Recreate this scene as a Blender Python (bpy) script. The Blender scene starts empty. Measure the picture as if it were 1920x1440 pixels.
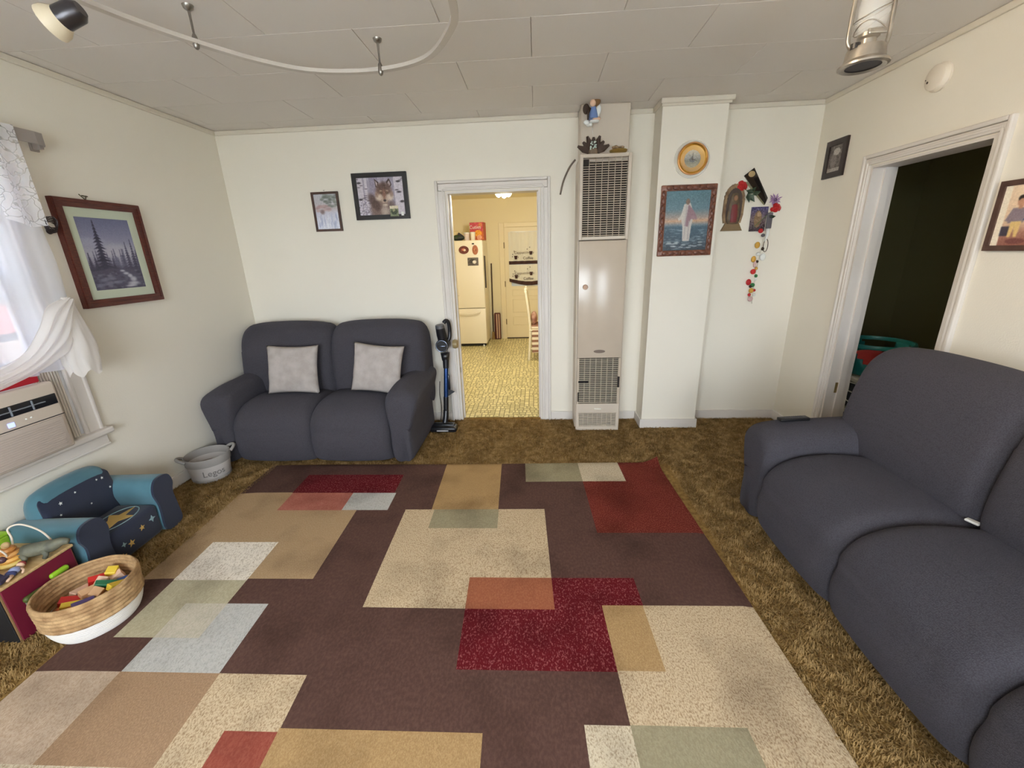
import bpy, bmesh, math, random
import numpy as np
from mathutils import Vector, Matrix

random.seed(7)
NPR = np.random.default_rng(11)
scene = bpy.context.scene
COL = scene.collection
PI = math.pi

# ------------------------------------------------------------------ room size
XL, XR, YB, YF, H = -2.616, 2.170, 3.709, -1.40, 2.554   # side walls, back, front, ceiling
KY, KH = 7.68, 2.43                                       # kitchen back wall, ceiling

# ------------------------------------------------------------------ camera
CAM_H, FPX, YAW, PITCH, ROLL = 1.541, 777.477, -0.0655, 0.3075, -0.0321
def make_camera():
    cy, sy, cp, sp = math.cos(YAW), math.sin(YAW), math.cos(PITCH), math.sin(PITCH)
    f = Vector((sy * cp, cy * cp, -sp)); r = Vector((cy, -sy, 0)); u = r.cross(f)
    r2 = math.cos(ROLL) * r + math.sin(ROLL) * u
    u2 = -math.sin(ROLL) * r + math.cos(ROLL) * u
    cam = bpy.data.cameras.new('camera'); cam.sensor_fit = 'HORIZONTAL'; cam.sensor_width = 36.0
    cam.lens = FPX / 1920 * 36; cam.clip_start = 0.02
    o = bpy.data.objects.new('camera', cam); COL.objects.link(o)
    m = Matrix((r2, u2, -f)).transposed().to_4x4(); m.translation = (0, 0, CAM_H)
    o.matrix_world = m; scene.camera = o
make_camera()

# ------------------------------------------------------------------ world and daylight
def make_world():
    w = bpy.data.worlds.new('sky'); scene.world = w; w.use_nodes = True
    nt = w.node_tree; bg = nt.nodes['Background']
    bg.inputs[0].default_value = (0.84, 0.92, 1.0, 1); bg.inputs[1].default_value = 5.2
make_world()
def portal(name, loc, rot, sx, sy):
    l = bpy.data.lights.new(name, 'AREA'); l.shape = 'RECTANGLE'; l.size = sx; l.size_y = sy
    l.cycles.is_portal = True
    o = bpy.data.objects.new(name, l); COL.objects.link(o); o.location = loc; o.rotation_euler = rot
WIN_L = (1.08, 2.06, 0.62, 2.10)     # left window opening: y0 y1 z0 z1
WIN_F = (-1.75, 0.05, 0.70, 2.15)    # front picture window opening behind the camera: x0 x1 z0 z1
WIN_G = (0.85, 1.75, 0.35, 2.05)     # glazed front entrance behind the camera
portal('daylight_side_window', (XL - .10, 1.57, 1.36), (0, -PI / 2, 0), 1.46, .96)
portal('daylight_front_window', (-.85, YF - .10, 1.425), (-PI / 2, 0, PI), 1.80, 1.45)
portal('daylight_front_entrance', (1.30, YF - .10, 1.2), (-PI / 2, 0, PI), .9, 1.7)

vs = scene.view_settings
vs.view_transform = 'Standard'; vs.look = 'None'; vs.gamma = 1.0; vs.use_curve_mapping = False
vs.exposure = 2.1
scene.cycles.max_bounces = 8; scene.cycles.diffuse_bounces = 6
scene.cycles.transparent_max_bounces = 10
scene.cycles.sample_clamp_indirect = 6.0
scene.cycles.use_denoising = True

# ------------------------------------------------------------------ materials
def S(r, g, b):
    def c(v):
        v /= 255.0
        return v / 12.92 if v <= .04045 else ((v + .055) / 1.055) ** 2.4
    return (c(r), c(g), c(b))
MATS = {}
def mat(name, col, rough=.6, metal=0.0, col2=None, nscale=8.0, bump=0.0, bscale=60.0, bdist=.003, spec=.5, kind='noise', sheen=0.0, detail=3.0, lo=.35, hi=.65):
    if name in MATS: return MATS[name]
    m = bpy.data.materials.new(name); m.use_nodes = True; nt = m.node_tree
    b = nt.nodes['Principled BSDF']
    b.inputs['Base Color'].default_value = (*col, 1); b.inputs['Roughness'].default_value = rough
    b.inputs['Metallic'].default_value = metal; b.inputs['Specular IOR Level'].default_value = spec
    if sheen: b.inputs['Sheen Weight'].default_value = sheen
    tc = nt.nodes.new('ShaderNodeTexCoord')
    def tex(scale, k):
        if k == 'voronoi':
            t = nt.nodes.new('ShaderNodeTexVoronoi'); t.inputs['Scale'].default_value = scale; out = t.outputs['Distance']
        elif k == 'wood':
            mp = nt.nodes.new('ShaderNodeMapping'); mp.inputs['Scale'].default_value = (1, 12, 12)
            nt.links.new(tc.outputs['Object'], mp.inputs[0])
            t = nt.nodes.new('ShaderNodeTexNoise'); t.inputs['Scale'].default_value = scale; t.inputs['Detail'].default_value = detail
            nt.links.new(mp.outputs[0], t.inputs['Vector']); return t.outputs['Fac']
        else:
            t = nt.nodes.new('ShaderNodeTexNoise'); t.inputs['Scale'].default_value = scale; t.inputs['Detail'].default_value = detail; out = t.outputs['Fac']
        nt.links.new(tc.outputs['Object'], t.inputs['Vector']); return out
    if col2 is not None:
        r = nt.nodes.new('ShaderNodeValToRGB')
        r.color_ramp.elements[0].color = (*col, 1); r.color_ramp.elements[1].color = (*col2, 1)
        r.color_ramp.elements[0].position = lo; r.color_ramp.elements[1].position = hi
        nt.links.new(tex(nscale, 'wood' if kind == 'wood' else 'noise'), r.inputs[0])
        nt.links.new(r.outputs[0], b.inputs['Base Color'])
    if bump:
        bp = nt.nodes.new('ShaderNodeBump'); bp.inputs['Strength'].default_value = bump; bp.inputs['Distance'].default_value = bdist
        nt.links.new(tex(bscale, 'voronoi' if kind == 'voronoi' else 'noise'), bp.inputs['Height'])
        nt.links.new(bp.outputs[0], b.inputs['Normal'])
    MATS[name] = m; return m
def emis(name, col, strength):
    if name in MATS: return MATS[name]
    m = bpy.data.materials.new(name); m.use_nodes = True; b = m.node_tree.nodes['Principled BSDF']
    b.inputs['Base Color'].default_value = (*col, 1); b.inputs['Emission Color'].default_value = (*col, 1)
    b.inputs['Emission Strength'].default_value = strength; MATS[name] = m; return m
def glass(name, col=(1, 1, 1), rough=.02, alpha=.12):
    if name in MATS: return MATS[name]
    m = bpy.data.materials.new(name); m.use_nodes = True; nt = m.node_tree
    b = nt.nodes['Principled BSDF']; b.inputs['Base Color'].default_value = (*col, 1); b.inputs['Roughness'].default_value = rough
    b.inputs['Alpha'].default_value = alpha; b.inputs['Specular IOR Level'].default_value = .6
    MATS[name] = m; return m
def sheer(name, col, transp, lace=False):
    m = bpy.data.materials.new(name); m.use_nodes = True; nt = m.node_tree; nt.nodes.clear()
    out = nt.nodes.new('ShaderNodeOutputMaterial'); d = nt.nodes.new('ShaderNodeBsdfDiffuse'); t = nt.nodes.new('ShaderNodeBsdfTranslucent')
    tr = nt.nodes.new('ShaderNodeBsdfTransparent'); a = nt.nodes.new('ShaderNodeMixShader'); c = nt.nodes.new('ShaderNodeMixShader')
    d.inputs[0].default_value = (*col, 1); t.inputs[0].default_value = (*col, 1)
    a.inputs[0].default_value = .5; nt.links.new(d.outputs[0], a.inputs[1]); nt.links.new(t.outputs[0], a.inputs[2])
    c.inputs[0].default_value = transp
    nt.links.new(a.outputs[0], c.inputs[1]); nt.links.new(tr.outputs[0], c.inputs[2]); nt.links.new(c.outputs[0], out.inputs[0])
    if lace:
        tc = nt.nodes.new('ShaderNodeTexCoord')
        v = nt.nodes.new('ShaderNodeTexVoronoi'); v.feature = 'DISTANCE_TO_EDGE'; v.inputs['Scale'].default_value = 22
        n = nt.nodes.new('ShaderNodeTexNoise'); n.inputs['Scale'].default_value = 12
        mx = nt.nodes.new('ShaderNodeMixRGB'); mx.inputs[0].default_value = .12
        nt.links.new(tc.outputs['Object'], n.inputs['Vector']); nt.links.new(tc.outputs['Object'], mx.inputs[1]); nt.links.new(n.outputs['Color'], mx.inputs[2])
        nt.links.new(mx.outputs[0], v.inputs['Vector'])
        r = nt.nodes.new('ShaderNodeValToRGB'); r.color_ramp.elements[0].position = .02; r.color_ramp.elements[1].position = .05
        r.color_ramp.elements[0].color = (.65, .65, .65, 1); r.color_ramp.elements[1].color = (.08, .08, .08, 1)
        nt.links.new(v.outputs['Distance'], r.inputs[0]); nt.links.new(r.outputs[0], c.inputs[0])
    MATS[name] = m; return m

# ------------------------------------------------------------------ mesh builder
class MB:
    def __init__(self): self.v = []; self.f = []; self.mi = []; self.cur = 0; self.M = None
    def use(self, i): self.cur = i; return self
    def xf(self, M): self.M = M; return self
    def add(self, vs, fs):
        n = len(self.v)
        for p in vs:
            p = Vector(p); self.v.append(tuple(self.M @ p) if self.M is not None else tuple(p))
        for q in fs: self.f.append(tuple(n + i for i in q)); self.mi.append(self.cur)
        return self
    def box(self, x0, x1, y0, y1, z0, z1):
        return self.add([(x0,y0,z0),(x1,y0,z0),(x1,y1,z0),(x0,y1,z0),(x0,y0,z1),(x1,y0,z1),(x1,y1,z1),(x0,y1,z1)],
                        [(0,3,2,1),(4,5,6,7),(0,1,5,4),(1,2,6,5),(2,3,7,6),(3,0,4,7)])
    def rbox(self, x0, x1, y0, y1, z0, z1, r=.01, seg=2):
        bm = bmesh.new(); bmesh.ops.create_cube(bm, size=1)
        for v in bm.verts: v.co = Vector(((x0+x1)/2 + v.co.x*(x1-x0), (y0+y1)/2 + v.co.y*(y1-y0), (z0+z1)/2 + v.co.z*(z1-z0)))
        r = min(r, .49*min(x1-x0, y1-y0, z1-z0))
        bmesh.ops.bevel(bm, geom=bm.edges[:], offset=r, segments=seg, affect='EDGES', profile=.5)
        return self.frombm(bm)
    def frombm(self, bm):
        bm.verts.index_update(); vs = [tuple(v.co) for v in bm.verts]; fs = [tuple(v.index for v in f.verts) for f in bm.faces]
        bm.free(); return self.add(vs, fs)
    def lathe(self, prof, n=24, c=(0,0,0), caps=True, ax='z', wob=None):
        vs, fs = [], []
        for k, (r, z) in enumerate(prof):
            for i in range(n):
                a = 2*PI*i/n; rr = r*(wob(a, k) if wob else 1)
                x, y = rr*math.cos(a), rr*math.sin(a)
                p = (x, y, z) if ax == 'z' else ((z, x, y) if ax == 'x' else (x, z, y))
                vs.append((c[0]+p[0], c[1]+p[1], c[2]+p[2]))
        m = len(prof)
        for k in range(m-1):
            for i in range(n):
                j = (i+1) % n; q = (k*n+i, k*n+j, (k+1)*n+j, (k+1)*n+i); fs.append(q if ax != 'y' else q[::-1])
        if caps:
            if prof[0][0] > 1e-5: fs.append(tuple(range(n))[::-1] if ax != 'y' else tuple(range(n)))
            if prof[-1][0] > 1e-5: fs.append(tuple((m-1)*n+i for i in range(n)) if ax != 'y' else tuple((m-1)*n+i for i in range(n))[::-1])
        return self.add(vs, fs)
    def cyl(self, p0, p1, r, n=12, r1=None):
        return self.tube([p0, p1], [r, r if r1 is None else r1], n)
    def tube(self, pts, rad, n=8, closed=False):
        pts = [Vector(p) for p in pts]; m = len(pts)
        if not hasattr(rad, '__len__'): rad = [rad]*m
        up = None; vs, fs = [], []
        for k in range(m):
            a = pts[(k-1) % m] if (closed or k > 0) else pts[k]; b = pts[(k+1) % m] if (closed or k < m-1) else pts[k]
            t = (b-a); t = t.normalized() if t.length > 1e-9 else Vector((0,0,1))
            if up is None:
                up = Vector((0,0,1)) if abs(t.z) < .9 else Vector((1,0,0))
            up = (up - t*up.dot(t)); up = up.normalized() if up.length > 1e-6 else t.orthogonal().normalized()
            s = t.cross(up)
            for i in range(n):
                an = 2*PI*i/n; vs.append(tuple(pts[k] + rad[k]*(math.cos(an)*s + math.sin(an)*up)))
        for k in range(m if closed else m-1):
            k2 = (k+1) % m
            for i in range(n):
                j = (i+1) % n; fs.append((k*n+i, k*n+j, k2*n+j, k2*n+i))
        if not closed: fs.append(tuple(range(n))[::-1]); fs.append(tuple((m-1)*n+i for i in range(n)))
        return self.add(vs, fs)
    def ell(self, c, rx, ry, rz, n=14, m=9, e=1.0):
        prof = []
        vs, fs = [], []
        sg = lambda v: math.copysign(abs(v)**e, v)
        for k in range(1, m):
            t = PI*k/m - PI/2
            for i in range(n):
                a = 2*PI*i/n
                vs.append((c[0]+rx*sg(math.cos(t))*sg(math.cos(a)), c[1]+ry*sg(math.cos(t))*sg(math.sin(a)), c[2]+rz*sg(math.sin(t))))
        b0 = len(vs); vs.append((c[0], c[1], c[2]-rz)); vs.append((c[0], c[1], c[2]+rz))
        for k in range(m-2):
            for i in range(n):
                j = (i+1) % n; fs.append((k*n+i, k*n+j, (k+1)*n+j, (k+1)*n+i))
        for i in range(n):
            j = (i+1) % n; fs.append((b0, j, i)); fs.append((b0+1, (m-2)*n+i, (m-2)*n+j))
        return self.add(vs, fs)
    def prism(self, poly, d0, d1, ax='y'):
        """polygon in the plane across ax, extruded from d0 to d1"""
        n = len(poly); vs = []
        for d in (d0, d1):
            for (a, b) in poly: vs.append((a, d, b) if ax == 'y' else ((d, a, b) if ax == 'x' else (a, b, d)))
        fs = [tuple(range(n)), tuple(range(2*n-1, n-1, -1))] + [(i, i+n, (i+1) % n + n, (i+1) % n) for i in range(n)]
        return self.add(vs, fs)
    def build(self, name, mats, parent=None, smooth=False, angle=None, loc=None):
        me = bpy.data.meshes.new(name); me.from_pydata(self.v, [], self.f); me.update()
        mats = mats if isinstance(mats, (list, tuple)) else [mats]
        for m in mats: me.materials.append(m)
        if len(mats) > 1: me.polygons.foreach_set('material_index', self.mi)
        bm = bmesh.new(); bm.from_mesh(me); bmesh.ops.recalc_face_normals(bm, faces=bm.faces[:]); bm.to_mesh(me); bm.free()
        if smooth:
            me.polygons.foreach_set('use_smooth', [True]*len(me.polygons))
            if angle:
                me.set_sharp_from_angle(angle=angle)
        o = bpy.data.objects.new(name, me); COL.objects.link(o)
        if parent is not None: o.parent = parent
        if loc is not None: o.location = loc
        return o
def tag(o, label=None, cat=None, group=None, kind=None):
    if label: o['label'] = label
    if cat: o['category'] = cat
    if group: o['group'] = group
    if kind: o['kind'] = kind
    return o
def thing(name, label, cat, loc=(0,0,0), rotz=0.0, group=None):
    o = bpy.data.objects.new(name, None); COL.objects.link(o); o.empty_display_size = .05
    o.location = loc; o.rotation_euler = (0, 0, rotz)
    return tag(o, label, cat, group)
def struct(o): o['kind'] = 'structure'; return o
def rounded(pts, k=8):
    """closed Catmull-Rom through pts"""
    n = len(pts); out = []
    for i in range(n):
        p0, p1, p2, p3 = (np.array(pts[(i+j-1) % n], float) for j in range(4))
        for s in range(k):
            t = s/k
            out.append(tuple(.5*((2*p1) + (-p0+p2)*t + (2*p0-5*p1+4*p2-p3)*t*t + (-p0+3*p1-3*p2+p3)*t**3)))
    return out
def spline(pts, k=8):
    n = len(pts); out = []
    for i in range(n-1):
        p0 = np.array(pts[max(i-1, 0)], float); p1 = np.array(pts[i], float); p2 = np.array(pts[i+1], float); p3 = np.array(pts[min(i+2, n-1)], float)
        for s in range(k):
            t = s/k
            out.append(tuple(.5*((2*p1) + (-p0+p2)*t + (2*p0-5*p1+4*p2-p3)*t*t + (-p0+3*p1-3*p2+p3)*t**3)))
    out.append(tuple(pts[-1])); return out
def loft(mb, prof, half, rnd, place, nmid=8, nend=6, puff=0.0, inset=None):
    """cross-section prof (closed 2D list) swept over s in [-half, half]; ends rounded by rnd. place(s,a,b)->xyz"""
    P = np.array(prof); c = P.mean(0); n = len(P)
    area = .5*np.sum(P[:,0]*np.roll(P[:,1],-1) - np.roll(P[:,0],-1)*P[:,1])
    tn = np.roll(P,-1,0) - np.roll(P,1,0); nr = np.stack([tn[:,1], -tn[:,0]],1)*(1 if area > 0 else -1)
    nr /= np.linalg.norm(nr,axis=1)[:,None] + 1e-9
    st = []
    ins = inset if inset is not None else rnd
    for i in range(nend+1):
        t = i/nend*PI/2; st.append((-half + rnd*(1-math.sin(t)) if False else -half + rnd*(1-math.cos(t)), ins*(1-math.sin(t))))
    mids = np.linspace(-half+rnd, half-rnd, nmid+2)[1:-1]
    for s in mids: st.append((s, 0.0))
    for i in range(nend+1):
        t = (1-i/nend)*PI/2; st.append((half - rnd*(1-math.cos(t)), ins*(1-math.sin(t))))
    vs, fs = [], []
    lo_, hi_ = P.min(0), P.max(0); mid = (lo_+hi_)/2; hx = (hi_[0]-lo_[0])/2; hz = hi_[1]-lo_[1]
    def shrink(Q, e): return np.stack([mid[0]+(Q[:, 0]-mid[0])*(1-e/hx), lo_[1]+(Q[:, 1]-lo_[1])*(1-e/hz)], 1)
    for (s, e) in st:
        pf = puff*(1-(s/half)**2)
        Q = shrink(P + nr*pf, e)
        for a, b in Q: vs.append(place(s, a, b))
    m = len(st)
    for k in range(m-1):
        for i in range(n):
            j = (i+1) % n; fs.append((k*n+i, k*n+j, (k+1)*n+j, (k+1)*n+i))
    for k, fl in ((0, True), (m-1, False)):
        Q = shrink(P, ins); cc = Q.mean(0); b0 = len(vs); vs.append(place(st[k][0], cc[0], cc[1]))
        for i in range(n):
            j = (i+1) % n; fs.append((b0, k*n+j, k*n+i) if fl else (b0, k*n+i, k*n+j))
    return mb.add(vs, fs)
def text(body, size, material, parent, M, extrude=.0006, name='lettering', align='CENTER'):
    cu = bpy.data.curves.new('t', 'FONT'); cu.body = body; cu.size = size; cu.extrude = extrude; cu.align_x = align; cu.align_y = 'CENTER'
    t = bpy.data.objects.new('t', cu); COL.objects.link(t)
    bpy.context.view_layer.update()
    me = bpy.data.meshes.new_from_object(t.evaluated_get(bpy.context.evaluated_depsgraph_get()))
    bpy.data.objects.remove(t); bpy.data.curves.remove(cu)
    me.transform(M); me.materials.clear(); me.materials.append(material); me.name = name
    o = bpy.data.objects.new(name, me); COL.objects.link(o); o.parent = parent; return o
def copy_tree(o, parent=None):
    c = o.copy(); COL.objects.link(c); c.parent = parent
    for ch in list(o.children):
        copy_tree(ch, c)
    return c

# ------------------------------------------------------------------ flat prints (posters, pictures)
class Canvas:
    """a small painted print: faces of a flat grid carry the colours of the print"""
    def __init__(self, w, h, col): self.w, self.h = w, h; self.a = np.tile(np.array(col, float), (h, w, 1)); self.yy, self.xx = np.mgrid[0:h, 0:w]; self.u = (self.xx+.5)/w; self.v = (self.yy+.5)/h
    def _put(self, m, col, alpha=1.0): self.a[m] = self.a[m]*(1-alpha) + np.array(col, float)*alpha; return self
    def rect(self, u0, v0, u1, v1, col, alpha=1.): return self._put((self.u >= u0) & (self.u < u1) & (self.v >= v0) & (self.v < v1), col, alpha)
    def ell(self, cu, cv, ru, rv, col, alpha=1., rot=0.):
        du, dv = self.u-cu, (self.v-cv); c, s = math.cos(rot), math.sin(rot)
        return self._put(((du*c+dv*s)/ru)**2 + ((-du*s+dv*c)/rv)**2 < 1, col, alpha)
    def poly(self, pts, col, alpha=1.):
        ins = np.zeros(self.u.shape, bool); n = len(pts)
        for i in range(n):
            (x0, y0), (x1, y1) = pts[i], pts[(i+1) % n]
            cond = ((y0 > self.v) != (y1 > self.v)); xs = (x1-x0)*(self.v-y0)/((y1-y0) if abs(y1-y0) > 1e-9 else 1e-9) + x0
            ins ^= cond & (self.u < xs)
        return self._put(ins, col, alpha)
    def vgrad(self, stops):
        t = [s[0] for s in stops]
        for k in range(3): self.a[..., k] = np.interp(self.v, t, [s[1][k] for s in stops])
        return self
    def noise(self, amp, fx=1, fy=1, mask=None):
        g = NPR.normal(0, 1, (max(2, self.h//fy)+1, max(2, self.w//fx)+1)); g = np.kron(g, np.ones((fy, fx)))[:self.h, :self.w]
        d = amp*g[..., None]
        if mask is not None: d = d*mask[..., None]
        self.a = np.clip(self.a + d, 0, 255); return self
    def soft(self, cu, cv, ru, rv, col, alpha=1., rot=0., p=2):
        du, dv = self.u-cu, self.v-cv; c, s = math.cos(rot), math.sin(rot)
        d = ((du*c+dv*s)/ru)**2 + ((-du*s+dv*c)/rv)**2; w = (alpha*np.exp(-d**p))[..., None]
        self.a = self.a*(1-w) + np.array(col, float)*w; return self
    def blur(self, n=1):
        for _ in range(n):
            p = np.pad(self.a, ((1, 1), (1, 1), (0, 0)), 'edge')
            self.a = (p[:-2, 1:-1] + p[2:, 1:-1] + p[1:-1, :-2] + p[1:-1, 2:] + 2*p[1:-1, 1:-1])/6
        return self
    def obj(self, name, W, Hh, parent, y=0.0, rough=.45, cx=0., cz=0., warp=None):
        """plane in local XZ facing -Y, centred"""
        w, h = self.w, self.h
        xs = np.linspace(-W/2, W/2, w+1)+cx; zs = np.linspace(Hh/2, -Hh/2, h+1)+cz
        X, Z = np.meshgrid(xs, zs); co = np.stack([X, np.full_like(X, y), Z], -1).reshape(-1, 3)
        if warp is not None: co = np.array([warp(*c) for c in co])
        i = np.arange(h)[:, None]*(w+1) + np.arange(w)[None]; q = np.stack([i+w+1, i+w+2, i+1, i], -1).reshape(-1, 4)
        me = bpy.data.meshes.new(name); me.from_pydata(co.tolist(), [], q.tolist()); me.update()
        at = me.color_attributes.new('print', 'FLOAT_COLOR', 'CORNER')
        c = np.clip(self.a, 0, 255)/255.; c = np.where(c <= .04045, c/12.92, ((c+.055)/1.055)**2.4).reshape(-1, 3)
        c = np.concatenate([np.repeat(c, 4, 0), np.ones((len(c)*4, 1))], 1)
        at.data.foreach_set('color', c.ravel().astype(np.float32))
        key = 'print_%.2f' % rough
        if key not in MATS:
            m = bpy.data.materials.new(key); m.use_nodes = True; nt = m.node_tree; b = nt.nodes['Principled BSDF']
            n = nt.nodes.new('ShaderNodeVertexColor'); n.layer_name = 'print'; nt.links.new(n.outputs[0], b.inputs['Base Color'])
            b.inputs['Roughness'].default_value = rough; MATS[key] = m
        me.materials.append(MATS[key])
        o = bpy.data.objects.new(name, me); COL.objects.link(o); o.parent = parent; return o

# ================================================================== SETTING
M_WALL = mat('wall_paint', S(232, 226, 212), .75, bump=.25, bscale=140, bdist=.002)
M_WALLB = M_WALL
M_CEIL = mat('ceiling_paint', S(224, 218, 211), .7, bump=.15, bscale=90, bdist=.002)
M_TRIM = mat('trim_paint', S(222, 216, 210), .45, col2=S(212, 205, 196), nscale=1.5)
M_CARPET = mat('carpet_base', S(120, 92, 50), .95, col2=S(150, 120, 70), nscale=40, bump=.6, bscale=110, bdist=.01, spec=.1)
M_KWALL = mat('kitchen_paint', S(234, 222, 186), .7, bump=.12, bscale=120, bdist=.002)
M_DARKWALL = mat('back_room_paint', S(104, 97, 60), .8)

# floor
MB().box(XL-.15, XR+.15, YF-.15, YB+.06, -.05, 0).build('floor', M_CARPET)['kind'] = 'structure'
def kitchen_floor_mat():
    m = bpy.data.materials.new('kitchen_vinyl'); m.use_nodes = True; nt = m.node_tree; b = nt.nodes['Principled BSDF']
    b.inputs['Roughness'].default_value = .35
    tc = nt.nodes.new('ShaderNodeTexCoord')
    def brick(scale, w, h, sq, rot):
        mp = nt.nodes.new('ShaderNodeMapping'); mp.inputs['Rotation'].default_value = (0, 0, rot); nt.links.new(tc.outputs['Object'], mp.inputs[0])
        t = nt.nodes.new('ShaderNodeTexBrick'); t.inputs['Scale'].default_value = scale; t.inputs['Brick Width'].default_value = w; t.inputs['Row Height'].default_value = h
        t.inputs['Mortar Size'].default_value = .035; t.squash = sq; t.squash_frequency = 2; t.offset = .37; t.offset_frequency = 3
        t.inputs['Color1'].default_value = (*S(240, 230, 182), 1); t.inputs['Color2'].default_value = (*S(200, 190, 138), 1)
        t.inputs['Mortar'].default_value = (*S(146, 136, 88), 1); t.inputs['Bias'].default_value = -.1
        nt.links.new(mp.outputs[0], t.inputs['Vector']); return t
    t1 = brick(7.0, .44, .40, .62, 0); t2 = brick(7.0, .62, .34, .5, PI/2)
    n = nt.nodes.new('ShaderNodeTexNoise'); n.inputs['Scale'].default_value = 5.0; nt.links.new(tc.outputs['Object'], n.inputs['Vector'])
    r = nt.nodes.new('ShaderNodeValToRGB'); r.color_ramp.elements[0].position = .49; r.color_ramp.elements[1].position = .51; nt.links.new(n.outputs['Fac'], r.inputs[0])
    mx = nt.nodes.new('ShaderNodeMixRGB'); nt.links.new(r.outputs[0], mx.inputs[0]); nt.links.new(t1.outputs[0], mx.inputs[1]); nt.links.new(t2.outputs[0], mx.inputs[2])
    nt.links.new(mx.outputs[0], b.inputs['Base Color'])
    return m
struct(MB().box(-2.4, 1.8, YB+.06, KY+.1, -.05, .004).build('floor_kitchen', kitchen_floor_mat()))
struct(MB().box(XR+.15, 4.0, 1.9, 4.8, -.05, 0).build('floor_back_room', M_CARPET))
struct(MB().box(-60, 60, -60, 60, -.62, -.6).build('ground', mat('ground_outside', S(204, 204, 200), .9)))

# ceiling with its tiles
ceil = struct(MB().box(XL-.15, XR+.15, YF-.15, YB+.12, H+.008, H+.08).build('ceiling', M_CEIL))
def ceiling_tiles():
    TW, TD, g = .833, .412, .0010
    cache = {}
    rows = []
    y = 3.533
    while y < YB: y += TD
    k = 0; y1 = 3.533 + TD
    while y1 > YF - .15:
        y0 = y1 - TD; off = -1.262 if k % 2 == 0 else -1.262 - TW/2
        n0 = math.floor((XL - off)/TW); x = off + n0*TW
        while x < XR:
            a, b, c, d = max(x, XL), min(x+TW, XR), max(y0, YF), min(y1, YB)
            if b - a > .02 and d - c > .02:
                key = (round(b-a, 3), round(d-c, 3))
                if key not in cache:
                    w, l = b-a-g, d-c-g; e = .0016
                    mb = MB(); mb.add([(-w/2,-l/2,.008),(w/2,-l/2,.008),(w/2,l/2,.008),(-w/2,l/2,.008),
                                       (-w/2+e,-l/2+e,0),(w/2-e,-l/2+e,0),(w/2-e,l/2-e,0),(-w/2+e,l/2-e,0)],
                                      [(0,1,2,3),(7,6,5,4),(0,4,5,1),(1,5,6,2),(2,6,7,3),(3,7,4,0)])
                    o = mb.build('ceiling_tile', M_CEIL, ceil); cache[key] = o.data
                else:
                    o = bpy.data.objects.new('ceiling_tile', cache[key]); COL.objects.link(o); o.parent = ceil
                o.location = ((a+b)/2, (c+d)/2, H)
            x += TW
        y1 = y0; k += 1
ceiling_tiles()

# walls (each one mesh of slabs around its openings)
DL, DR, DH = -.742, .035, 2.03
w = MB(); w.box(XL-.15, DL, YB, YB+.115, 0, H+.008); w.box(DR, XR+.15, YB, YB+.115, 0, H+.008); w.box(DL, DR, YB, YB+.115, DH, H+.008)
struct(w.build('wall_back', M_WALL))
y0, y1, z0, z1 = WIN_L
w = MB(); w.box(XL-.15, XL, YF, y0, 0, H+.008); w.box(XL-.15, XL, y1, YB, 0, H+.008); w.box(XL-.15, XL, y0, y1, 0, z0); w.box(XL-.15, XL, y0, y1, z1, H+.008)
struct(w.build('wall_left', M_WALL))
RD0, RD1, RDH = 2.33, 3.098, 2.0
w = MB(); w.box(XR, XR+.15, YF, RD0, 0, H+.008); w.box(XR, XR+.15, RD1, YB, 0, H+.008); w.box(XR, XR+.15, RD0, RD1, RDH, H+.008)
struct(w.build('wall_right', M_WALL))
w = MB()
fx = [XL-.15, WIN_F[0], WIN_F[1], WIN_G[0], WIN_G[1], XR+.15]
w.box(fx[0], fx[1], YF-.15, YF, 0, H+.008); w.box(fx[2], fx[3], YF-.15, YF, 0, H+.008); w.box(fx[4], fx[5], YF-.15, YF, 0, H+.008)
w.box(fx[1], fx[2], YF-.15, YF, 0, WIN_F[2]); w.box(fx[1], fx[2], YF-.15, YF, WIN_F[3], H+.008)
w.box(fx[3], fx[4], YF-.15, YF, 0, WIN_G[2]); w.box(fx[3], fx[4], YF-.15, YF, WIN_G[3], H+.008)
struct(w.build('wall_front', M_WALL))
# chimney breast standing out from the back wall
PX0, PX1, PY = .920, 1.385, 3.50
struct(MB().box(PX0, PX1, PY, YB, 0, H).build('wall_chimney_breast', M_WALL))
# kitchen shell
w = MB(); w.box(-2.4, 1.8, KY, KY+.1, 0, 2.6); struct(w.build('wall_kitchen_back', M_KWALL))
struct(MB().box(-2.4, -2.3, YB+.115, KY, 0, 2.6).build('wall_kitchen_left', M_KWALL))
struct(MB().box(1.7, 1.8, YB+.115, KY, 0, 2.6).build('wall_kitchen_right', M_KWALL))
struct(MB().box(-2.4, 1.8, YB+.115, KY, KH, KH+.1).build('ceiling_kitchen', M_KWALL))
struct(MB().box(-2.3, 1.7, YB+.115, YB+.12, DH, KH).build('wall_kitchen_front', M_KWALL))
# dark back room shell
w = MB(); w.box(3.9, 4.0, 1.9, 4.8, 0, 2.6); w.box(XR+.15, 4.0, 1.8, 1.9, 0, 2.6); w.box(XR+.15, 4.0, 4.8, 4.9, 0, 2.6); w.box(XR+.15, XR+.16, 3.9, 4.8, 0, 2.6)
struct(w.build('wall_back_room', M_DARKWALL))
struct(MB().box(XR+.15, 4.0, 1.8, 4.9, 2.5, 2.6).build('ceiling_back_room', M_DARKWALL))

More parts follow.
